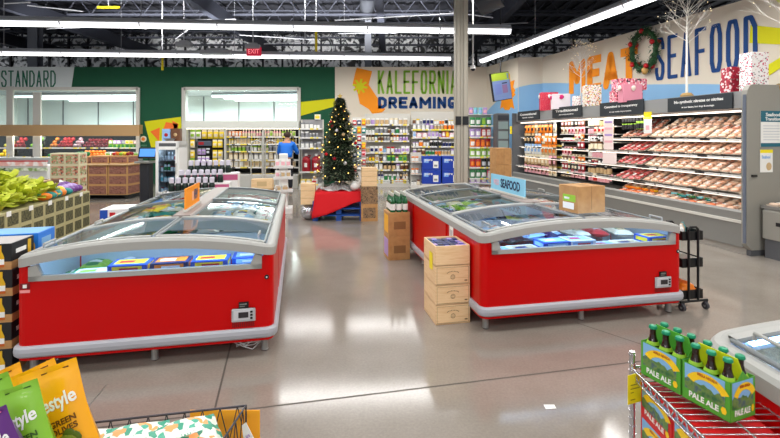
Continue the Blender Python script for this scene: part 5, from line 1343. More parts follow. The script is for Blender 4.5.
a1 = area('meat_case_light', cl(.1, LC / 2, 1.98), .12, LC - .3, 16, TH, 0, (1, .95, .9)); a1.rotation_euler = (0, radians(-28), TH)
def cplate(name, py, dz, mat): pass
# signs on the canopy
CH = P('sign_charcoal', (38, 44, 50), .5)
for (pa, pb, s1, s2, z0, z1, lab) in ((663, 727, 'No synthetic nitrates or nitrites', 'in our bacon, hot dogs & sausage', 2.03, 2.26, 'charcoal sign about nitrates on the meat case canopy'), (596, 639, 'Committed to transparency', 'in our meat department', 2.03, 2.3, 'charcoal transparency sign on the meat case canopy'), (549, 578, 'Traditional', 'antipasto', 2.06, 2.31, 'charcoal sign over the packed deli section'), (515, 536, 'Conventional', 'lunch meats', 2.06, 2.3, 'charcoal sign over the hanging lunch packs')):
    y1, y0 = ct_(pa), ct_(pb); L_ = y1 - y0
    t = thing('canopy_sign', lab, 'sign', cl(.11, y0, 0), TH)
    b = MB(); b.box(-.02, 0, 0, L_, z0, z1); b.build('sign_board', CH, t)
    text(s1, L_ * .76, .06, (-.021, L_ / 2, z0 + (z1 - z0) * .64), (0, -1, 0), (0, 0, 1), PAPER, t, bold=.02); text(s2, L_ * .5, .035, (-.021, L_ / 2, z0 + (z1 - z0) * .27), (0, -1, 0), (0, 0, 1), PAPER, t, bold=.01)
# meat trays
TRAYW = P('foam_tray', (220, 206, 190), .35, coat=.4)
def tray(c, c2, n, l=.25, w=.155, seed=0):
    k = ('tray', c, seed)
    if k in PM: return PM[k]
    rnd = random.Random(seed); m = MB()
    m.add([(-l / 2 + .01, -w / 2 + .01, 0), (l / 2 - .01, -w / 2 + .01, 0), (l / 2 - .01, w / 2 - .01, 0), (-l / 2 + .01, w / 2 - .01, 0), (-l / 2, -w / 2, .022), (l / 2, -w / 2, .022), (l / 2, w / 2, .022), (-l / 2, w / 2, .022)], [(3, 2, 1, 0), (0, 1, 5, 4), (1, 2, 6, 5), (2, 3, 7, 6), (3, 0, 4, 7)], 0)
    for i in range(n):
        m.ball((-l / 2 + l * (i + .5) / n, rnd.uniform(-.01, .01), .024), w * .42, 8, 5, 1 if rnd.random() > .25 else 2, sx=.95 * l / n / (w * .84), sy=1, sz=.42, jit=.06)
    m.box(-l * .1, l * .18, -w * .2, w * .12, .046, .05, 3)
    PM[k] = m.mesh('meat_tray_mesh', [TRAYW, c, c2, PAPER]); return PM[k]
MP_ = {n: P('meat_' + n, c, .35, coat=.3) for n, c in dict(chicken=(234, 186, 156), breast=(240, 200, 176), thigh=(216, 148, 122), beef=(196, 66, 66), pork=(222, 122, 124), salmon=(240, 130, 80), sausage=(150, 70, 62), ground=(196, 96, 92), pale=(230, 204, 180)).items()}
def trays(px0, px1, z, sx, where, cols, n=3, step=.165, tilt=-.5, zup=.0, xo=.14, cat='meat tray', nm='meat_tray', jit=.03):
    y = ct_(px1) + step / 2; ye = ct_(px0)
    while y < ye - step * .4:
        c = random.choice(cols); c2 = random.choice(cols); p = cl(sx + xo + random.uniform(-jit, jit) * .5, y, z + .06 + zup + random.uniform(0, .015))
        o = inst(tray(MP_[c], MP_[c2], n + (c == 'sausage') * 2, seed=hash(c) % 1 + n), nm, None, p); o.rotation_euler = (random.uniform(-.06, .06), tilt + random.uniform(-.08, .08), TH + random.uniform(-.1, .1))
        tag(o, 'foam tray of %s, %s' % ({'chicken': 'chicken pieces', 'breast': 'pale chicken breast', 'thigh': 'chicken thighs', 'beef': 'red beef', 'pork': 'pink pork', 'salmon': 'orange salmon', 'sausage': 'brown sausages', 'ground': 'ground meat', 'pale': 'pale poultry'}[c], where), cat, '%s trays, %s' % (c, where)); y += step
lev = ('first shelf over the deck', 'second shelf over the deck', 'third shelf over the deck', 'top shelf of the case')
for i, (z, sx) in enumerate(SH):
    for lay, (xo, zu) in enumerate(((.13, 0), (.33, .09))):
        row = ('front', 'rear')[lay] if 0 else ('lower', 'upper')[lay]
        trays(636, 742, z, sx, '%s, %s row, chicken end' % (lev[i], row), ('chicken', 'breast', 'pale', 'chicken', 'thigh'), 3, .165, -.45, zu, xo)
        trays(606, 634, z, sx, '%s, %s row, sausage section' % (lev[i], row), (('pork', 'beef', 'ground'), ('beef', 'pork', 'ground'), ('sausage', 'beef', 'ground'), ('sausage', 'thigh'))[i], 3, .165, -.45, zu, xo)
trays(612, 742, .53, .07, 'chilled deck of the meat case, front row', ('chicken', 'salmon', 'pale', 'chicken', 'thigh'), 4, .17, -.1, -.02, .12)
trays(606, 742, .53, .07, 'chilled deck of the meat case, back row', ('pale', 'chicken', 'breast', 'thigh'), 3, .17, -.35, .06, .33)
# top row goes up to the lamp
trays(606, 634, 1.59, .25, 'top shelf, highest row, sausage section', ('thigh', 'sausage'), 3, .17, -.6, .2, .45)
trays(636, 742, 1.59, .25, 'top shelf, highest row', ('pale', 'breast', 'chicken'), 3, .17, -.6, .2, .45)
for k in range(9):
    y = ct_(700) + k * .085; c = ('teal', 'green', 'aqua')[k % 3]; o = inst(prod('block', c, 'white', None, 1.0), 'wrapped_block', None, cl(.2 + .04 * (k % 2), y, .64 + .01 * (k % 3)), TH + .3 * k); tag(o, '%s wrapped pack lying on the trays of the chilled deck' % c, 'food pack', '%s packs on the chilled deck' % c)
for k in range(8):
    y = ct_(618) + .02 - k * .1 if 0 else ct_(645) + k * .1; o = inst(prod('block', 'orange', 'yellow', None, 1.1), 'wrapped_block', None, cl(.2 + .05 * (k % 2), y, .64), TH + .4 * k); tag(o, 'orange wrapped pack lying on the chilled deck', 'food pack', 'orange packs on the chilled deck')
# deli sections: rows of small packs; local frame runs along the case
def deli(px0, px1, zs_, sx, where, kinds, cols, s, run=3, rows=1, dep=.16):
    D = Matrix.Translation(cl(0, ct_(px1), 0)) @ Matrix.Rotation(TH - pi / 2, 4, 'Z')      # x of this frame runs back towards the viewer
    y0, y1 = ct_(px1), ct_(px0)
    D = CM @ Matrix.Translation((0, y1, 0)) @ Matrix.Rotation(-pi / 2, 4, 'Z')
    for i, z in enumerate(zs_):
        fill(D, .02, y1 - y0 - .02, z, sx + .06, '%s level of the %s' % (ORD[i], where), kinds, cols[i % len(cols)], s, run)
meats = [('rose', 'crimson'), ('cream', 'red'), ('tan', 'white'), ('pink', 'white'), ('brown', 'cream'), ('white', 'rose'), ('orange', 'cream')]
zd = [.66, .83, 1.0, 1.17, 1.34, 1.51, 1.68, 1.84]
for z in zd[1:]:
    b = MB(); b.box(.3, .9, ct_(604), ct_(550), z - .02, z - .008); o = b.build('shelf', OFFW, mc); b = MB(); b.box(.285, .3, ct_(604), ct_(550), z - .022, z - .004); b.build('price_rail', RAIL, o)
deli(577, 603, zd, .22, 'tub section by the sausages', ['tub', 'jar', 'hang'], [[('tan', 'white'), ('black', 'rose'), ('cream', 'red')], [('black', 'tan'), ('brown', 'cream')], [('rose', 'white'), ('cream', 'crimson'), ('black', 'white')]], 1.05, 4)
deli(551, 575, zd, .22, 'sliced meat section', ['hang', 'block', 'hang'], [[('rose', 'crimson'), ('cream', 'brown')], [('brown', 'rose'), ('black', 'cream'), ('crimson', 'white')], meats], 1.1, 3)
zh = [.62, .86, 1.14, 1.42, 1.7]
deli(516, 549, zh, .2, 'lunch pack section', ['hang'], [[('cream', 'tan'), ('rose', 'brown')], [('brown', 'rose'), ('tan', 'cream')], [('black', 'white'), ('tan', 'orange'), ('white', 'sky')], [('black', 'tan'), ('orange', 'white'), ('cream', 'orange'), ('red', 'orange')], [('orange', 'black'), ('cream', 'grey'), ('tan', 'brown'), ('grey', 'rose')]], 1.5, 3)
for i in range(3):
    b = MB(); b.box(.4, .9, ct_(548), ct_(515), (.84, 1.1, 1.38)[i], (.86, 1.12, 1.4)[i]); o = b.build('shelf', OFFW, mc); b = MB(); b.box(.385, .4, ct_(548), ct_(515), (.82, 1.08, 1.36)[i], (.86, 1.12, 1.4)[i]); b.build('price_rail', RAIL, o)
deli(608, 634, [1.76, 1.9], .25, 'dark herb row over the sausages', ['tub', 'jar'], [[('lime', 'black'), ('green', 'black')], [('green', 'black'), ('black', 'lime')]], .9, 5)
for (px, z0, z1, w, lab) in ((606, 1.36, 1.96, .14, 'white notice with pink print hanging in the meat case'), (607, 1.08, 1.3, .2, 'pale pink notice lower down in the meat case')):
    y = ct_(px); t = thing('notice', lab, 'notice', cl(.06, y, 0), TH); b = MB(); b.box(-.005, 0, -w, w, z0, z1); b.build('notice_board', P('notice_pinkish', (244, 226, 222), .6), t)
    b = MB()
    for k in range(4): b.box(-.007, -.005, -w * .8, w * .8, z1 - .07 - k * .13, z1 - .03 - k * .13, k % 2)
    b.build('notice_print', [CLR['lilac'], CLR['rose']], t) if z0 > 1.2 else None
t = thing('shelf_flag', 'yellow topped flag notice hanging before the chicken trays', 'notice', cl(.08, ct_(644), 0), TH); b = MB(); b.box(-.005, 0, -.09, .09, 1.93, 2.06, 0); b.box(-.005, 0, -.09, .09, 1.68, 1.93, 1); b.box(-.007, -.005, -.04, .04, 1.74, 1.82, 2); b.build('flag_card', [TAG, PAPER, CLR['rose']], t)
b = MB(); b.box(-.09, .09, -.005, 0, 0, .22); tag(b.build('price_flag', TAG, None, cl(.03, ct_(512), 1.68), TH), 'yellow price flag at the far end of the meat case', 'price tag')
# ---- end panel with its notices
t = thing('case_end_panel', 'grey rounded end panel of the meat case with two notices', 'end panel', (4.85, 6.13, 0), TH)
pts = [(-.04, .0)]; out = [(-.02, .16), (.06, .08), (1.22, .08), (1.22, 2.34), (.08, 2.34), (.03, 2.32), (-.01, 2.26), (-.02, 2.18)]
b = MB(); b.prism(out, lambda a, c, s: (a, s, c), -.03, .05); b.build('panel', P('end_panel_grey', (146, 144, 136), .5), t)
b = MB(); b.tube((-.025, -.0, .18), (-.025, -.0, 2.2), .022, 10); b.build('edge_trim', P('edge_slate', (100, 108, 122), .4), t)
b = MB(); b.box(.06, 1.2, -.02, .04, 0, .08); b.build('foot', GREYD, t)
b = MB(); b.box(.05, .13, -.05, -.03, 1.08, 1.11, 0); b.build('hook', BLACK, t)
n1 = thing('seafood_notice', 'white notice with teal header on the grey end panel', 'notice', tuple(Vector((4.85, 6.13, 0)) + CA * .2 - AA * .034), TH)
TEAL = P('notice_teal', (20, 100, 120), .5)
b = MB(); b.box(0, .42, -.004, 0, 1.49, 1.98, 0); b.box(.0, .42, -.006, -.004, 1.83, 1.98, 1); b.box(0, .42, -.006, -.004, 1.49, 1.54, 1)
for k in range(6): b.box(.04, .38, -.006, -.004, 1.58 + k * .038, 1.59 + k * .038, 2)
b.build('notice_sheet', [PAPER, TEAL, CLR['silver']], n1)
text('Seafood', .24, .05, (.2, -.0065, 1.93), (1, 0, 0), (0, 0, 1), PAPER, n1, bold=.02); text('Transition', .26, .045, (.2, -.0065, 1.87), (1, 0, 0), (0, 0, 1), PAPER, n1, bold=.02)
n2 = thing('card_notice', 'white card with yellow top strip under the teal notice', 'notice', tuple(Vector((4.85, 6.13, 0)) + CA * .19 - AA * .034), TH)
b = MB(); b.box(0, .21, -.004, 0, 1.14, 1.45, 0); b.box(0, .21, -.006, -.004, 1.405, 1.45, 1); b.lathe([(.045, 0), (.045, .001)], (0, 0, 0), 12, 2) if 0 else None
b.build('card_sheet', [PAPER, TAG], n2); text('Seafood', .14, .045, (.095, -.0065, 1.35), (1, 0, 0), (0, 0, 1), CLR['sky'], n2, bold=.02)
b = MB(); b.prism([(.145 + .045 * cos(k * .52), 1.22 + .055 * sin(k * .52)) for k in range(12)], lambda a, c, s: (a, s, c), -.006, -.004); b.build('shell_drawing', CLR['tan'], n2)
# low case round the corner
t = thing('low_fish_case', 'low grey display case of pale goods beyond the end panel', 'refrigerated case', tuple(Vector((4.85, 6.13, 0)) + CA * .17 - AA * .04), TH)
b = MB(); b.cbox(0, 1.3, -.9, -.02, .26, .66, .03); b.build('cabinet', P('end_panel_grey', (146, 144, 136), .5), t)
b = MB(); b.box(.02, 1.3, -.84, -.06, .0, .26); b.build('plinth', GREYD, t)
b = MB(); b.prism([(-.0, -.9), (1.3, -.9), (1.3, -.02), (-.0, -.02)], lambda a, c, s: (a, c, s), .66, .70); b.build('top_rim', GREYM, t)
b = MB(); b.box(.2, .28, -.905, -.9, .45, .5, 0); b.box(-.004, 0, -.3, -.22, .45, .5, 0); b.build('switch_plate', BLACK, t)
for k in range(9):
    p = Vector((4.85, 6.13, 0)) + CA * (.3 + .13 * (k % 5)) - AA * (.2 + .2 * (k // 5)); o = inst(tray(MP_['pale'], MP_['chicken'], 3), 'meat_tray', None, (p.x, p.y, .70), TH); tag(o, 'pale tray lying on the low case beyond the end panel', 'meat tray', 'pale trays on the low case')
# ------------------------------------------------------------------ presents and twig trees on the case top
def present(label, px, w, d, h, z, mats, ribbon=None, xo=.3, rz=0.0, pat=None):
    y = ct_(px); t = thing('wrapped_present', label, 'present', cl(xo, y, z), TH - .4 + rz)
    b = MB(); b.cbox(-w / 2, w / 2, -d / 2, d / 2, 0, h, .005); b.build('wrapping', mats, t)
    if ribbon:
        b = MB(); b.ball((-w / 2 - .02, 0, h * .78), .05, 8, 5, 0, sx=.4, jit=.2); b.ball((0, -d / 2 - .02, h * .78), .05, 8, 5, 0, sy=.4, jit=.2); b.build('bow', ribbon, t)
    return t
FLO = noisy('wrap_floral', [(0, (240, 236, 230)), (.5, (236, 232, 226)), (.58, (200, 60, 80)), (.72, (70, 110, 80)), (.85, (230, 200, 90))], 60, 2, .5, 'cells', constant=True)
REDF = noisy('wrap_red_floral', [(0, (170, 20, 50)), (.55, (180, 26, 56)), (.62, (240, 220, 220)), (.85, (120, 10, 40))], 40, 2, .5, 'cells', constant=True)
PCH = noisy('wrap_pink_check', [(0, (236, 140, 160)), (.5, (250, 236, 232)), (.7, (60, 40, 50)), (.8, (210, 50, 70))], 34, 2, .5, 'cells', constant=True)
DOT = noisy('wrap_red_dots', [(.12, (250, 230, 230)), (.2, (214, 40, 70))], 60, 0, .5, 'spots')
WFL = noisy('wrap_white_floral', [(0, (244, 240, 238)), (.66, (240, 236, 234)), (.7, (196, 50, 90)), (.84, (90, 90, 100)), (.9, (240, 236, 234))], 64, 2, .5, 'cells', constant=True)
CT = 2.272
present('large red present with tiny dots and a pale bow, on the case top', 538, .42, .34, .46, CT, DOT, PAPER)
present('white present with a pink bow beside the red dotted one', 553, .40, .3, .36, CT, P('wrap_white', (236, 226, 232), .5), P('bow_magenta', (210, 20, 110), .5), .2)
present('small white patterned present between bow box and floral stack', 568.5, .15, .2, .26, CT, WFL, None, .2)
present('tall green and cream floral present at the middle of the case', 579.5, .33, .3, .46, CT, FLO, None, .3)
present('pink checked present, lower of a pair behind the pink box', 604, .52, .3, .27, CT, PCH, None, .5, .2)
present('pink checked present, upper of a pair behind the pink box', 607, .56, .3, .22, CT + .272, PCH, None, .5, .3)
present('plain pink present with a ribbon before the checked pair', 620, .40, .16, .34, CT, P('wrap_pink', (226, 146, 166), .5), P('ribbon_cream', (244, 226, 214), .5), .22, .35)
present('red floral present, lower of the pair under the navy letters', 718, .22, .2, .19, CT, REDF, None, .25, .2)
present('red floral present, upper of the pair under the navy letters', 719, .22, .2, .17, CT + .192, REDF, None, .25, .1)
present('tall white floral present beside the red floral pair', 739, .26, .2, .52, CT, WFL, None, .25, .3)
def twig_tree(label, px, xo, h, seed, spread=.5):
    y = ct_(px); rnd = random.Random(seed); p = cl(xo, y, CT); t = thing('twig_tree', label, 'twig tree', p, 0)
    wood = MB(); tips = []
    def grow(a, d, l, r, dep):
        b_ = a + d * l; wood.tube(a, b_, r, 6 if dep < 2 else 4, 0, r * .65, cap=False)
        if dep >= 5: tips.append(b_); return
        for k in range(2 if dep else 5):
            nd = (d + Vector((rnd.gauss(0, .55), rnd.gauss(0, .55), rnd.uniform(-.1, .35)))).normalized(); grow(b_, nd, l * rnd.uniform(.6, .82), r * .6, dep + 1)
        if dep < 3: grow(b_, (d + Vector((rnd.gauss(0, .15), rnd.gauss(0, .15), .3))).normalized(), l * .7, r * .7, dep + 1)
    wood.tube((0, 0, 0), (0, 0, h * .55), .02, 8, 0, .014); grow(Vector((0, 0, h * .5)), Vector((0, 0, 1)), h * .15, .009, 0)
    for i in range(16): a_ = i * 2.4; grow(Vector((0, 0, h * (.42 + .3 * i / 16))), Vector((cos(a_), sin(a_), .8)).normalized(), h * .1, .005, 2)
    wood.build('white_branches', P('birch_white', (232, 228, 220), .6), t)
    m = MB(); m.lathe([(.09, 0), (.1, .05), (.06, .09)], (0, 0, 0), 10); m.build('burlap_foot', P('burlap', (170, 140, 90), .8), t)
    m = MB()
    for q in tips[::8]: m.ball(q, .007, 5, 4, 0)
    o = m.build('twig_lights', P('twig_light', (255, 240, 200), .4, emit=(255, 226, 170), estr=1.5), t); o['kind'] = 'stuff'
    return t
twig_tree('white lit twig tree behind the presents at the far end', 553, .75, 1.8, 4)
twig_tree('white lit twig tree standing between wreath and navy letters', 664, .45, 2.2, 7)
twig_tree('white lit twig tree rising behind the tall white floral present', 747, .6, 2.1, 9)
for px, lab in ((640, 'small straw bundle on the case top beside the twig tree'), (756, 'small straw bundle on the case end by the white present')):
    pass

# ------------------------------------------------------------------ christmas tree on its red-draped pallet
tp = Vector(((340 - 390) / F * 9.05, 9.05, 0))
pal = thing('pallet', 'bright blue pallet box under the red cloth and christmas tree', 'pallet', (tp.x, tp.y, 0), .05)
PBL = P('pallet_blue', (20, 70, 150), .5)
for z in (.0, .13, .26):
    for k in range(5): b = MB(); b.box(-.5, .5, -.4 + k * .17, -.27 + k * .17, z + .09, z + .115); b.build('deck_board', PBL, pal)
    for x in (-.5, -.05, .4): b = MB(); b.box(x, x + .1, -.4, .41, z, z + .09); b.build('bearer', PBL, pal)
cb = thing('display_table', 'square table top hidden by the red cloth on the pallet', 'table', (tp.x, tp.y, 0), .05); b = MB(); b.cbox(-.4, .4, -.33, .33, .376, .54, .01); b.build('table_box', KRAFT, cb)
m = MB(); N = 48
def dr(k, v):
    a = 2 * pi * k / N; c, s = cos(a), sin(a); q = max(abs(c), abs(s)); x, y = c / q * .45, s / q * .38
    low = min(.42, max(.03, .06 + .32 * (x + .43) / .86)) .__add__(.02 * sin(a * 4)); z = .56 - (.56 - low) * v; e = 1 + (.20 if x < 0 else .12) * v + .07 * v * sin(a * 9 + 1)
    return (x * e, y * e, z)
m.surf(lambda u, v: dr(u * N, v), N, 8)
for k in range(N): m.add([(0, 0, .562), dr(k, 0), dr(k + 1, 0)], [(0, 1, 2)], 0)
o = m.build('red_cloth', P('cloth_red', (214, 8, 24), .75), None, (tp.x, tp.y, .0), .05); so = o.modifiers.new('thick', 'SOLIDIFY'); so.thickness = .004; tag(o, 'bright red cloth draped over the pallet under the tree', 'cloth')
sk = MB(); N = 30
for k in range(N):
    a0, a1 = 2 * pi * k / N, 2 * pi * (k + 1) / N; r = lambda a: .42 + .05 * sin(a * 5); 
    f_ = lambda a, v: (r(a) * v * cos(a), r(a) * .8 * v * sin(a), .62 - .05 * v + .03 * sin(a * 7 + v * 5) + (.08 if v < .5 else 0) * (1 - v))
    for j in range(5): sk.add([f_(a0, j / 5 + .01), f_(a0, (j + 1) / 5), f_(a1, (j + 1) / 5), f_(a1, j / 5 + .01)], [(0, 1, 2, 3)], 0, True)
tag(sk.build('tree_skirt', noisy('fleece_white', [(.4, (206, 200, 200)), (.6, (238, 234, 234))], 20, 3, .9, bump=.5), None, (tp.x, tp.y, .0)), 'crumpled white fleece round the foot of the christmas tree', 'tree skirt')
m = MB(); m.ball((0, 0, .09), .11, 10, 6, 0, sz=.8, jit=.05); m.path([(.05, 0, .12), (.12, 0, .2), (.1, 0, .3)], .03, 8); m.ball((.09, 0, .32), .035, 8, 6); tag(m.build('swan_ornament', WHITE, None, (tp.x + .33, tp.y - .26, .57), -.2), 'white bird-shaped ornament sitting on the fleece by the crates', 'ornament')
tr_ = thing('christmas_tree', 'lit artificial christmas tree standing on the red cloth', 'christmas tree', (tp.x, tp.y, .57)); H = 1.82
m = MB(); m.tube((0, 0, 0), (0, 0, H * .95), .03, 8, 0, .008); m.build('trunk', CLR['brown'], tr_)
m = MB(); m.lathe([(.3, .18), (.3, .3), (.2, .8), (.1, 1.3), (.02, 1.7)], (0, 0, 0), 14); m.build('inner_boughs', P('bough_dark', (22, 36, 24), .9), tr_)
m = MB(); rnd = random.Random(11)
for k in range(7500):
    v = rnd.random() ** .75; z = .12 + v * (H - .12); R0 = .50 * (1 - v) ** .8 + .02; R0 *= .86 + .2 * sin(z * 26); a = rnd.uniform(0, 2 * pi); rr = R0 * rnd.uniform(.6, 1.05)
    p = Vector((rr * cos(a), rr * sin(a), z)); d = Vector((cos(a), sin(a), rnd.uniform(-.5, .25))).normalized() * rnd.uniform(.05, .11); w = Vector((-sin(a), cos(a), rnd.uniform(-.5, .5))).normalized() * rnd.uniform(.01, .022)
    m.add([p - w, p + w, p + d], [(0, 1, 2)], 0 if rnd.random() < .8 else 1)
m.build('needles', [noisy('tree_green', [(.3, (34, 52, 34)), (.7, (70, 90, 60))], 15, 2, .7), P('tree_frost', (112, 112, 90), .7)], tr_)
m = MB()
for k in range(85):
    v = (k + .5) / 85; z = .15 + v * (H - .2); R0 = .5 * (1 - v) ** .8 + .04; a = k * 2.4; m.ball((R0 * cos(a), R0 * sin(a), z), .011, 5, 4)
o = m.build('string_lights', P('warm_bulb', (255, 230, 150), .4, emit=(255, 206, 90), estr=3), tr_); o['kind'] = 'stuff'
m = MB(); m.prism([(.06 * cos(k * pi / 5 + pi / 2) * (1 if k % 2 == 0 else .45), .06 * sin(k * pi / 5 + pi / 2) * (1 if k % 2 == 0 else .45)) for k in range(10)], lambda a, c, s: (a, s, c + H + .04), -.01, .01); m.build('star', P('star_gold', (200, 170, 90), .3, .6), tr_)
BB = {}
for c in ('crimson', 'tan', 'red', 'silver', 'lime'):
    m = MB(); m.ball((0, 0, 0), .034, 10, 7, 0); m.tube((0, 0, .03), (0, 0, .045), .008, 6, 1); BB[c] = m.mesh('bauble_mesh', [P('bauble_' + c, tuple(int((x ** (1 / 2.4) if 0 else x)) for x in dict(crimson=(150, 20, 34), tan=(206, 176, 130), red=(200, 30, 40), silver=(210, 210, 214), lime=(170, 190, 100))[c]), .2, .3), STEEL])
cs_ = list(BB)
for k in range(34):
    v = (k + .6) / 35; z = .18 + v * (H - .35); R0 = .49 * (1 - v) ** .8 + .05; a = k * 2.9 + .7; c = cs_[k % 5]
    tag(inst(BB[c], 'bauble', None, (tp.x + R0 * cos(a), tp.y + R0 * sin(a), .57 + z), 0), '%s bauble hanging on the lit christmas tree' % c, 'bauble', '%s baubles on the tree' % c)
# crates and boxes round the pallet
NEWS = noisy('carton_print_brown', [(.4, (120, 92, 66)), (.5, (160, 128, 92)), (.6, (90, 70, 54))], 30, 3, .7)
for k, (mat, lab) in enumerate(((KRAFT, 'brown speckled carton on the floor at the tree pallet'), (NEWS, 'dark printed carton, middle of the stack at the tree pallet'))):
    m = MB(); m.cbox(-.16, .16, -.15, .15, 0, .33, .005); m.box(-.12, .12, -.152, -.15, .06, .26, 1); tag(m.build('carton_box', [mat, NEWS], None, (X_(369, 8.75), 8.75, k * .332), .1), lab, 'box')
m = MB(); m.cbox(-.15, .15, -.13, .13, 0, .36, .004)
for z in (.09, .19, .29): m.box(-.151, .151, -.131, .131, z, z + .004, 1)
tag(m.build('pine_crate', [PINE, P('crate_gap', (150, 110, 70), .7)], None, (X_(369, 8.75), 8.75, .666), .1), 'light pine crate, topmost of the stack at the tree pallet', 'crate')
m = MB(); m.cbox(-.14, .14, -.12, .12, 0, .4, .004)
for z in (.12, .26): m.box(-.141, .141, -.121, .121, z, z + .005, 1)
tag(m.build('pine_crate', [PINE, P('crate_gap', (150, 110, 70), .7)], None, (X_(308.5, 8.8), 8.8, .31), .1), 'light pine crate standing on the tinsel bag by the tree', 'crate')
m = MB(); m.ball((0, 0, .155), .155, 14, 9, 0, sz=1.0, jit=.07); tag(m.build('silver_bag', P('silver_foil', (190, 190, 196), .25, .8), None, (X_(308.5, 8.8), 8.8, 0), 0), 'crumpled silver bag on the floor under the pine crate', 'bag')
m = MB(); m.cbox(-.2, .2, -.1, .1, 0, .12, .004); tag(m.build('white_carton', WHITE, None, (X_(310, 9.1), 9.15, .72), .1), 'white carton lying behind the pine crate by the tree', 'box') if 0 else None

# ------------------------------------------------------------------ carton stack with green bottles by the seafood freezer
sx_, sy_ = X_(397, 6.1), 6.1
for k in range(2):
    t = thing('cider_carton', 'brown carton with yellow side, %s of the bottle stack beside the freezer' % ('lower', 'upper')[k], 'box', (sx_, sy_, k * .315), TH + .02)
    m = MB(); m.cbox(-.15, .14, -.16, .16, 0, .312, .004); m.build('carton', KRAFT, t)
    m = MB(); m.box(-.152, -.15, -.12, .12, .04, .27, k); m.box(-.08, .08, -.162, -.16, .09, .19, 2); m.build('side_print', [CLR['lilac'], P('print_gold3', (240, 180, 40), .5), P('print_kraft_dark', (140, 100, 60), .6)], t)
bt = thing('green_bottle', 'green bottle with a white label on the brown carton stack', 'bottle', (0, 0, 0), 0, 'green bottles on the carton stack')
m = MB(); m.lathe([(.034, 0), (.036, .01), (.036, .14), (.014, .2), (.013, .245)], (0, 0, 0), 12); m.build('glass', P('glass_green', (20, 90, 50), .12, coat=.4), bt)
m = MB(); m.lathe([(.0365, .03), (.0365, .11)], (0, 0, 0), 12); m.build('label', PAPER, bt); m = MB(); m.lathe([(.0145, .21), (.0145, .25), (.01, .252)], (0, 0, 0), 10); m.build('foil_cap', P('foil_pale', (210, 216, 206), .3, .4), bt)
for i in range(3):
    for j in range(4):
        p = Vector((sx_, sy_, .628)) + CA * (-.085 + i * .085) + AA * (-.12 + j * .08)
        if i == j == 0: bt.location = p
        else: copy_tree(bt, loc=p)

# ------------------------------------------------------------------ bottle display behind the orange-sign freezer
dq = Vector((X_(196, 8.2), 8.2, 0))
t = thing('bottle_display', 'stepped white and pink stand behind the orange-sign freezer', 'display stand', dq, TH)
for k, (y0, z) in enumerate(((0, .62), (.3, .74), (.6, .9))): m = MB(); m.cbox(-.52 + k * .07, .42 + k * .12, y0, y0 + .3, 0, z, .01); m.box(-.51 + k * .07, .41 + k * .12, y0 - .003, y0, z - .14, z - .03, 1); m.build('step', [WHITE, P('display_pink', (190, 90, 130), .5)], t)
bt = thing('shampoo_bottle', 'dark bottle with a white cap, front step of the stand', 'bottle', (0, 0, 0), 0, 'white capped bottles on the front step')
m = MB(); m.lathe([(.05, 0), (.056, .01), (.056, .1), (.04, .15)], (0, 0, 0), 12); m.build('bottle_body', P('bottle_dark_green', (20, 40, 34), .3), bt); m = MB(); m.lathe([(.042, .15), (.045, .24), (.03, .25)], (0, 0, 0), 12); m.build('cap', P('cap_lilac_white', (216, 212, 226), .4), bt)
for k, (y0, z, n) in enumerate(((0.1, .62, 7), (.4, .74, 7), (.7, .9, 7))):
    for i in range(n):
        p = dq + CA * (-.44 + k * .1 + i * .116) + AA * y0 + Vector((0, 0, z + .001))
        if k == i == 0: bt.location = p
        else: copy_tree(bt, loc=p, label='dark bottle with a white cap, %s step of the stand' % ('front', 'middle', 'rear')[k], group='white capped bottles on the %s step' % ('front', 'middle', 'rear')[k])
# ------------------------------------------------------------------ glass door cooler
t = thing('drinks_cooler', 'white glass-door drinks cooler under the yellow poster', 'cooler', (X_(155.5, 11.0), 11.0, 0), TH * .4); w = .56
m = MB(); m.box(0, .05, 0, .55, 0, 1.5); m.box(w - .05, w, 0, .55, 0, 1.5); m.box(0, w, .5, .55, 0, 1.5); m.cbox(0, w, 0, .55, 0, .22, .01); m.cbox(0, w, 0, .55, 1.33, 1.5, .01); m.build('cabinet', WHITE, t)
m = MB(); m.box(.08, w - .08, -.004, 0, 1.37, 1.45); m.build('vent', GREYD, t)
m = MB()
for a_, b_, c_, d_ in ((.03, w - .03, .22, .26), (.03, w - .03, 1.29, 1.33), (.03, .08, .22, 1.33), (w - .08, w - .03, .22, 1.33)): m.box(a_, b_, -.035, 0, c_, d_)
o = m.build('door', WHITE, t); m = MB(); m.box(.08, w - .08, -.02, -.012, .26, 1.29); m.build('glass', GLASS2, o); m = MB(); m.path([(w - .055, -.035, .7), (w - .055, -.06, .7), (w - .055, -.06, .95), (w - .055, -.035, .95)], .008, 6); m.build('handle', GREYM, o)
m = MB(); m.box(.05, w - .05, .48, .5, .22, 1.33); m.build('inner_back', P('cooler_inner', (120, 124, 126), .6), t)
m = MB(); m.box(.07, w - .07, .03, .06, 1.29, 1.31); m.build('cooler_lamp', P('cooler_led', (255, 255, 255), .4, emit=(235, 245, 255), estr=9), t)
MF = Matrix.Translation(t.location) @ Matrix.Rotation(t.rotation_euler.z, 4, 'Z')
for i, z in enumerate((.24, .50, .76, 1.02)):
    m = MB(); m.box(.05, w - .05, .05, .48, z - .012, z); m.build('shelf', STEEL, t)
    fill(MF, .07, w - .06, z, .12, '%s shelf of the drinks cooler' % ORD[i], ['bottle', 'jar'], [[('grey', 'silver'), ('red', 'white')], [('aqua', 'white'), ('red', 'rose')], [('green', 'white'), ('red', 'white')], [('silver', 'grey'), ('red', 'white')]][i], .95, 2)
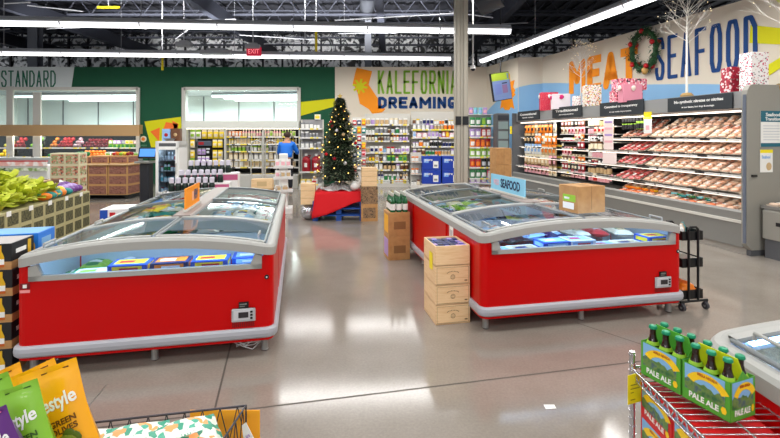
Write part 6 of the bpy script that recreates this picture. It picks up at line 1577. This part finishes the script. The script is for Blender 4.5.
for k, (x, c, w_, h_) in enumerate(((.2, 'sky', .2, .3), (.42, 'brown', .22, .31))):
    m = MB(); m.cbox(-w_ / 2, w_ / 2, -.08, .08, 0, h_, .01, 0); m.ball((0, -.08, h_ * .5), .045, 8, 5, 1, sy=.3); tag(m.build('snack_box', [CLR[c], CLR['red'] if k == 0 else CLR['tan']], None, MF @ Vector((x, .2, 1.502)), .1), '%s box with a round print standing on the drinks cooler' % ('pale blue', 'brown')[k], 'box')
m = MB(); m.lathe([(.09, 0), (.14, .06), (.145, .065), (.14, .06)], (0, 0, 0), 16); tag(m.build('steel_bowl', STEEL, None, MF @ Vector((.3, .09, 1.502)), 0) , 'small steel bowl on the front edge of the drinks cooler', 'bowl')
# round badge and notice on the green wall
m = MB(); pp = at(143.6, 139, BY); m.tube((pp.x, BY - .02, pp.z), (pp.x, BY - .001, pp.z), .105, 20, 0); m.tube((pp.x, BY - .025, pp.z), (pp.x, BY - .02, pp.z), .06, 16, 1); tag(m.build('round_badge', [CLR['cream'], CLR['orange']]), 'round cream badge on the green wall above the scale', 'sign')
t = thing('wall_text', 'small pale text lines under the round badge', 'lettering', (pp.x, BY - .003, 0))
for k, s in enumerate(('FRESH', 'LOCAL', 'PRODUCE')): text(s, .2, .05, (0, 0, pp.z - .22 - k * .13), (1, 0, 0), (0, 0, 1), P('mint_text', (130, 180, 150), .6), t)
# ------------------------------------------------------------------ produce scale
t = thing('produce_scale', 'dark self-service scale with a blue screen on a black pedestal', 'scale', (X_(146.5, 11.3), 11.3, 0), -.05)
m = MB(); m.cbox(-.12, .12, -.12, .12, 0, .95, .03); m.build('pedestal', P('scale_black', (40, 42, 50), .4), t)
m = MB(); m.cbox(-.2, .2, -.2, .15, .95, 1.0, .01); m.build('weighing_plate', STEEL, t)
m = MB(); m.tube((0, .1, 1.0), (0, .1, 1.1), .02, 8); R_ = Matrix.Translation((0, .06, 1.2)) @ Matrix.Rotation(-.25, 4, 'X'); m.cbox(-.24, .24, -.02, .03, -.14, .14, .01, 0, R_); o = m.build('screen_body', BLACK, t); m = MB(); m.box(-.2, .2, -.024, -.02, -.1, .1, 0, R_); m.build('screen', P('scale_screen', (80, 140, 220), .3, emit=(80, 140, 220), estr=.7), o)

# ------------------------------------------------------------------ crates of packed fruit on a pallet
CRK = P('crate_kraft', (196, 150, 96), .7); CRP = noisy('crate_print_plum', [(.4, (120, 66, 56)), (.52, (176, 124, 106)), (.62, (90, 50, 46))], 26, 3, .7)
CRG = P('crate_olive_kraft', (176, 168, 124), .7); CRGP = noisy('crate_print_green', [(.4, (62, 62, 38)), (.55, (110, 104, 66)), (.62, (48, 52, 32))], 24, 3, .7)
def box_crate(name, label, w, d, h, base, pr, loc, rz, group=None, side=True):
    k = (name, w, h)
    if k not in PM:
        m = MB(); m.cbox(0, w, 0, d, 0, h, .006); m.box(.03, w - .03, -.002, 0, .025, h - .03, 1); m.box(w, w + .002, .03, d - .03, .025, h - .03, 1); PM[k] = m.mesh(name, [base, pr])
    return tag(inst(PM[k], name, None, loc, rz), label, 'crate', group)
YC = 11.6; xc = X_(86, YC)
m = MB(); 
for k in range(4): m.box(0, 1.1, k * .2, k * .2 + .12, .08, .1)
m.box(0, 1.1, 0, .72, .0, .02); m.box(0, .1, 0, .72, .02, .08); m.box(1.0, 1.1, 0, .72, .02, .08); tag(m.build('pallet', DARK, None, (xc, YC, 0)), 'dark pallet under the plum printed fruit crates', 'pallet')
for r in range(3):
    for c in range(2): box_crate('fruit_crate', 'plum printed fruit crate, %s row, %s column' % (('bottom', 'middle', 'third')[r], ('scale-side', 'bin-side')[1 - c]), .5, .6, .255, CRK, CRP, (xc + .03 + c * .52, YC + .03, .101 + r * .258), 0, 'plum printed crates')
m = MB(); m.box(-.02, 1.09, -.03, .68, 0, .03); tag(m.build('wooden_board', PINE, None, (xc, YC, .876), 0), 'pale wooden board across the plum printed crates', 'board')
for c in range(2): box_crate('fruit_crate', 'plum printed fruit crate on the board, %s' % ('bin side', 'scale side')[c], .46, .5, .2, CRK, CRP, (xc + .06 + c * .5, YC + .1, .907), 0, 'plum printed crates')
for k in range(16):
    c = ('red', 'orange', 'lime', 'yellow', 'crimson')[k % 5]; tag(inst(fruit(c, .045), 'apple', None, (xc + .6 + (k % 5) * .09, YC + .2 + (k // 5) * .1, 1.11 + .01 * (k % 2)), 0), '%s fruit heaped on the scale-side crate' % c, 'fruit', '%s fruits heaped on the crate' % c)
for k in range(3): box_crate('side_crate', 'plum printed crate in the short stack beside the board, %s' % ('bottom', 'middle', 'top')[k], .35, .5, .36, CRK, CRP, (xc - .42, YC + .15, k * .363), 0)
for k in range(7): o = inst(fruit('green', .06), 'green_squash', None, (xc - .37 + (k % 4) * .085, YC + .25 + (k // 4) * .12, 1.095), 0); tag(o, 'dark green squash on the short crate stack', 'vegetable', 'green squashes on the short crate stack')
# tower of open clear-wrapped boxes
YT = 9.6; PA = noisy('pastel_pack', [(0, (150, 160, 110)), (.25, (206, 150, 120)), (.5, (200, 190, 160)), (.65, (190, 96, 76)), (.85, (84, 72, 56))], 30, 2, .5, 'cells', constant=True)
for r in range(5):
    for c in range(2): box_crate('citrus_box', 'pastel printed citrus box, %s, %s' % (('floor level', 'second level', 'third level', 'fourth level', 'top level')[r], ('bin side', 'crate side')[c]), .30, .3, .25, P('box_cream', (214, 206, 170), .6), PA, (X_(50, YT) + c * .305, YT, r * .253), .1, 'pastel printed citrus boxes')
# white counter with a red line along the far side of the produce
YK = 10.2; t = thing('salad_bar', 'white counter with a red top line behind the lettuce', 'counter', (X_(-40, YK), YK, 0), 0); L_ = X_(47.5, YK) - X_(-40, YK)
m = MB(); m.cbox(0, L_, 0, .7, .0, .95, .01); m.build('counter_body', WHITE, t); m = MB(); m.box(0, L_, -.04, .0, Z_(166, YK), Z_(161.5, YK)); m.build('price_strip', noisy('pink_white_strip', [(.4, (250, 240, 236)), (.6, (236, 180, 170))], 9, 1, .5), t)
m = MB(); m.box(0, L_, -.045, .02, Z_(161.5, YK), Z_(160.5, YK)); m.build('red_line', CLR['red'], t); m = MB(); m.box(0, L_, -.05, 0, Z_(171, YK), Z_(168, YK)); m.build('lower_strip', noisy('green_white_strip', [(.4, (226, 232, 214)), (.6, (130, 160, 90))], 9, 1, .5), t)
m = MB(); m.box(0, L_, -.04, 0, Z_(161.5, YK) , Z_(161.0, YK)); 
# ------------------------------------------------------------------ long produce stand fronted by printed crates
e0 = Vector(((90 - 390) / F * 8.2, 8.2, 0)); NS = 17; cwid = .30
t = thing('produce_stand', 'long sloping produce stand behind the olive printed crates', 'display stand', e0, TH)
m = MB(); m.prism([(-.34, 0), (-.34, .62), (-1.5, .82), (-1.5, 0)], lambda a, c, s: (a, s, c), -NS * cwid, 0); m.build('bin', P('bin_brown', (84, 66, 50), .7), t)
SM = Matrix.Translation(e0) @ Matrix.Rotation(TH, 4, 'Z')
PM['cr'] = None
m = MB(); m.cbox(-.33, 0, 0, cwid - .004, 0, .21, .006); m.box(0, .002, .03, cwid - .035, .025, .18, 1); m.box(-.3, -.03, -.002, 0, .025, .18, 1); cm_ = m.mesh('stand_crate', [CRG, CRGP])
for k in range(NS):
    for r in range(3):
        p = SM @ Vector((0, -(k + 1) * cwid, r * .212)); tag(inst(cm_, 'produce_crate', None, p, TH), 'olive printed produce crate, %s row of the stand front' % ('bottom', 'middle', 'top')[r], 'crate', 'olive printed crates, %s row' % ('bottom', 'middle', 'top')[r])
LG = noisy('lettuce_green', [(.3, (180, 196, 40)), (.7, (226, 228, 90))], 10, 2, .6); LG2 = noisy('kale_green', [(.3, (70, 90, 60)), (.7, (130, 150, 110))], 10, 2, .6)
def leafy(key, mat, r, n, seed):
    rnd = random.Random(seed); m = MB()
    for k in range(n):
        a = rnd.uniform(0, 2 * pi); el = rnd.uniform(.1, 1.3); d = Vector((cos(a) * cos(el), sin(a) * cos(el), sin(el))); s = Vector((-sin(a), cos(a), 0)); L = r * rnd.uniform(.8, 1.2); up = d.cross(s)
        for j in range(3):
            f0, f1 = j / 3, (j + 1) / 3; w0, w1 = [r * .42 * sin(pi * (.12 + .75 * f)) for f in (f0, f1)]; b0, b1 = [up * (-r * .35 * f * f) for f in (f0, f1)]; wob = rnd.uniform(-.02, .02)
            m.add([d * L * f0 + b0 - s * w0, d * L * f0 + b0 + s * w0, d * L * f1 + b1 + s * w1 + Vector((0, 0, wob)), d * L * f1 + b1 - s * w1], [(0, 1, 2, 3)], 0, True)
    m.ball((0, 0, r * .2), r * .45, 8, 5, 0, jit=.1)
    return m.mesh(key, [mat])
LM = [leafy('lettuce', LG, .2, 22, i) for i in range(3)]; KM = [leafy('kale', LG2, .17, 22, i) for i in range(2)]
for k in range(40):
    r, c = k // 8, k % 8; p = SM @ Vector((-.2 - c * .11, -.95 - r * .3 - random.uniform(0, .1), .66 + c * .035 + .06 * random.random())); tag(inst(LM[k % 3], 'lettuce_head', None, p, random.uniform(0, 6)), 'yellow green lettuce head heaped on the produce stand', 'lettuce', 'lettuce heads on the produce stand')
for k in range(14):
    r, c = k // 7, k % 7; p = SM @ Vector((-1.0 - c * .07, -.7 - r * .5 - random.uniform(0, .2), .93 + .05 * random.random())); tag(inst(KM[k % 2], 'kale_bunch', None, p, random.uniform(0, 6)), 'grey green kale bunch behind the lettuce heads', 'kale', 'kale bunches behind the lettuce')
sq = MB(); sq.ball((0, 0, .06), .06, 10, 6, 0, sx=1.9); SQ = {c: sq.mesh('gourd', [CLR[c]]) for c in ('green', 'lime', 'brown', 'purple', 'lilac', 'orange', 'yellow', 'teal', 'white', 'tan')}
for k in range(12):
    c = ('green', 'lime', 'green', 'orange')[k % 4]; p = SM @ Vector((-.12 - .12 * (k % 3), -2.5 - .13 * (k // 3) - .2, .66 + .03 * (k % 3))); tag(inst(SQ[c], 'squash', None, p, random.uniform(0, 3)), '%s squash at the near part of the produce stand' % c, 'vegetable', '%s squashes on the produce stand' % c)
for k in range(14):
    c = ('purple', 'lilac', 'purple', 'white')[k % 4]; p = SM @ Vector((-.14 - .11 * (k % 4), -.12 - .13 * (k // 4), .645 + .03 * (k % 4))); tag(inst(SQ[c], 'turnip', None, p, random.uniform(0, 3)), '%s turnip in the crate at the end of the stand' % c, 'vegetable', '%s turnips at the stand end' % c)
for k in range(12):
    c = ('teal', 'yellow', 'orange', 'green')[k % 4]; p = SM @ Vector((-.1 - .1 * (k % 2), -.62 - .14 * (k // 2), .645 + .03 * (k % 2))); tag(inst(SQ[c], 'pepper', None, p, random.uniform(0, 3)), '%s pepper along the front edge of the stand' % c, 'vegetable', '%s peppers on the stand edge' % c)
t = thing('wooden_tray', 'brown wooden tray of tan potatoes tilted on the produce stand', 'tray', SM @ Vector((-.75, -.62, .74)), TH); m = MB(); m.box(-.45, .35, -.35, .35, 0, .02)
for a_ in ((-.45, .35, -.37, -.35), (-.45, .35, .35, .37), (-.47, -.45, -.37, .37), (.35, .37, -.37, .37)): m.box(*a_, 0, .14)
m.build('tray_boards', P('tray_brown', (110, 78, 50), .7), t)
for k in range(30):
    p = SM @ Vector((-1.15 + .13 * (k % 6), -.9 + .14 * (k // 6), .77 + .03 * random.random())); tag(inst(fruit('tan', .055), 'potato', None, p, 0), 'tan potato piled in the brown wooden tray', 'vegetable', 'potatoes in the wooden tray')
for k in range(9):
    p = SM @ Vector((.004, -.35 - k * .5, .6)); m = MB(); m.box(0, .002, -.05, .05, -.02, .05); tag(m.build('price_card', PAPER, None, p, TH), 'small white price card on the top row of olive crates', 'price card', 'white price cards on the olive crates')

# ------------------------------------------------------------------ hand truck, white tower and the person in blue
GOLD = P('truck_gold', (180, 160, 90), .4, .4)
t = thing('hand_truck', 'tall pale hand truck with a hooped top before the dairy case', 'hand truck', (X_(263, 11.6), 11.6, 0), .1)
for x0_, x1_ in ((-.3, -.02), (.06, .34)):
    m = MB(); m.path([(x0_, 0, .1), (x0_, 0, 1.35), (x0_ + .03, 0, 1.47), ((x0_ + x1_) / 2, 0, 1.52), (x1_ - .03, 0, 1.47), (x1_, 0, 1.35), (x1_, 0, .1)], .016, 8); m.build('frame_hoop', P('truck_silver', (190, 192, 186), .35, .5), t)
    m = MB()
    for z in (.35, .65, .95, 1.2): m.tube((x0_, 0, z), (x1_, 0, z), .01, 6)
    m.build('cross_bars', GOLD, t)
m = MB(); m.box(-.3, .34, -.3, 0, .04, .055); m.build('toe_plate', STEEL, t)
for x in (-.34, .38): m = MB(); m.tube((x - .03, .08, .12), (x + .03, .08, .12), .12, 16); m.build('wheel', BLACK, t)
for k in range(2): m = MB(); m.cbox(-.24, .28, -.28, -.02, 0, .24, .005); m.box(-.1, .14, -.282, -.28, .06, .18, 1); tag(m.build('stacked_carton', [PINE if k % 2 else KRAFT, CLR['tan']], None, (X_(263, 11.6), 11.6, .056 + k * .243), .1), '%s carton on the hand truck, %s' % (('brown', 'cream')[k % 2], ('lowest', 'second', 'third', 'topmost')[k]), 'box')
t = thing('display_tower', 'white tiered display tower standing before the person in blue', 'display stand', (X_(283.5, 9.6), 9.6, 0), TH)
m = MB(); m.cbox(-.19, .19, -.19, .19, 0, .12, .01); m.build('foot', WHITE, t); m = MB(); m.cbox(-.09, .09, -.09, .09, .12, 1.25, .01); m.build('core', PAPER, t)
for k, z in enumerate((.45, .72, .95)): m = MB(); m.cbox(-.2, .2, -.2, .2, z, z + .03, .005); m.box(-.2, .2, -.2, -.195, z, z + .06); m.build('tier', WHITE, t)
for z, nm in ((.48, 'lowest tier'), (.75, 'middle tier'), (.98, 'top tier')):
    fill(Matrix.Translation(t.location) @ Matrix.Rotation(TH, 4, 'Z'), -.17, .19, z, -.14, '%s of the white display tower' % nm, ['pouch', 'box'], [('white', 'rose'), ('white', 'tan'), ('rose', 'white')], .9)
# person, seen from behind, leaning towards the dairy case
pp = Vector((X_(286, 13.1), 13.1, 0))
t = thing('person', 'person in a bright blue jacket and dark trousers reaching into the dairy case', 'person', pp, 0)
def skin(name, verts, edges, rad, mat, parent, sub=2):
    me = bpy.data.meshes.new(name); me.from_pydata([tuple(v) for v in verts], edges, []); me.materials.append(mat)
    o = bpy.data.objects.new(name, me); COL.objects.link(o); o.parent = parent
    o.modifiers.new('skin', 'SKIN'); s = o.modifiers.new('sub', 'SUBSURF'); s.levels = sub; s.render_levels = sub
    for i, r in enumerate(rad): me.skin_vertices[0].data[i].radius = (r, r) if not isinstance(r, tuple) else r
    me.skin_vertices[0].data[0].use_root = True
    for p in me.polygons: p.use_smooth = True
    return o
SKN = P('skin_tone', (190, 140, 110), .6)
V = [(0, 0, .95), (0, .03, 1.1), (0, .1, 1.28), (0, .14, 1.42), (0, .17, 1.5), (0, .2, 1.6),
     (-.1, 0, .88), (-.11, -.02, .5), (-.11, .02, .09), (-.11, -.1 + .2, .04), (.1, 0, .88), (.12, .04, .5), (.13, .0, .09), (.13, .12, .04),
     (-.18, .13, 1.38), (-.26, .2, 1.12), (-.2, .42, 1.05), (.18, .13, 1.38), (.28, .22, 1.14), (.24, .45, 1.1), (-.19, .5, 1.05), (.23, .53, 1.11)]
E = [(0, 1), (1, 2), (2, 3), (3, 4), (4, 5), (0, 6), (6, 7), (7, 8), (8, 9), (0, 10), (10, 11), (11, 12), (12, 13), (3, 14), (14, 15), (15, 16), (16, 20), (3, 17), (17, 18), (18, 19), (19, 21)]
Rd = [(.15, .11), (.13, .1), (.16, .11), (.12, .09), .055, (.085, .1), .085, .06, .045, .04, .085, .06, .045, .04, .06, .045, .03, .06, .045, .03, .03, .03]
skin('body', V, E, Rd, SKN, t)
skin('jacket', [V[0], V[1], V[2], V[3], (0, .155, 1.45), V[14], V[15], V[16], V[17], V[18], V[19]], [(0, 1), (1, 2), (2, 3), (3, 4), (3, 5), (5, 6), (6, 7), (3, 8), (8, 9), (9, 10)], [(.2, .15), (.19, .145), (.2, .14), (.15, .12), .09, .085, .07, .05, .085, .07, .05], P('jacket_blue', (10, 110, 214), .6), t)
skin('trousers', [V[0], V[6], V[7], V[8], V[10], V[11], V[12]], [(0, 1), (1, 2), (2, 3), (0, 4), (4, 5), (5, 6)], [(.165, .12), .105, .08, .065, .105, .08, .065], P('trousers_dark', (26, 28, 36), .8), t)
m = MB(); m.ball((0, .19, 1.655), .1, 12, 8, 0, sy=1.05, sz=1.05); m.build('hair', P('hair_brown', (60, 44, 36), .8), t)
for x, y in ((-.11, .05), (.13, .06)): m = MB(); m.cbox(x - .05, x + .05, y - .1, y + .16, 0, .08, .02); m.build('shoe', BLACK, t)
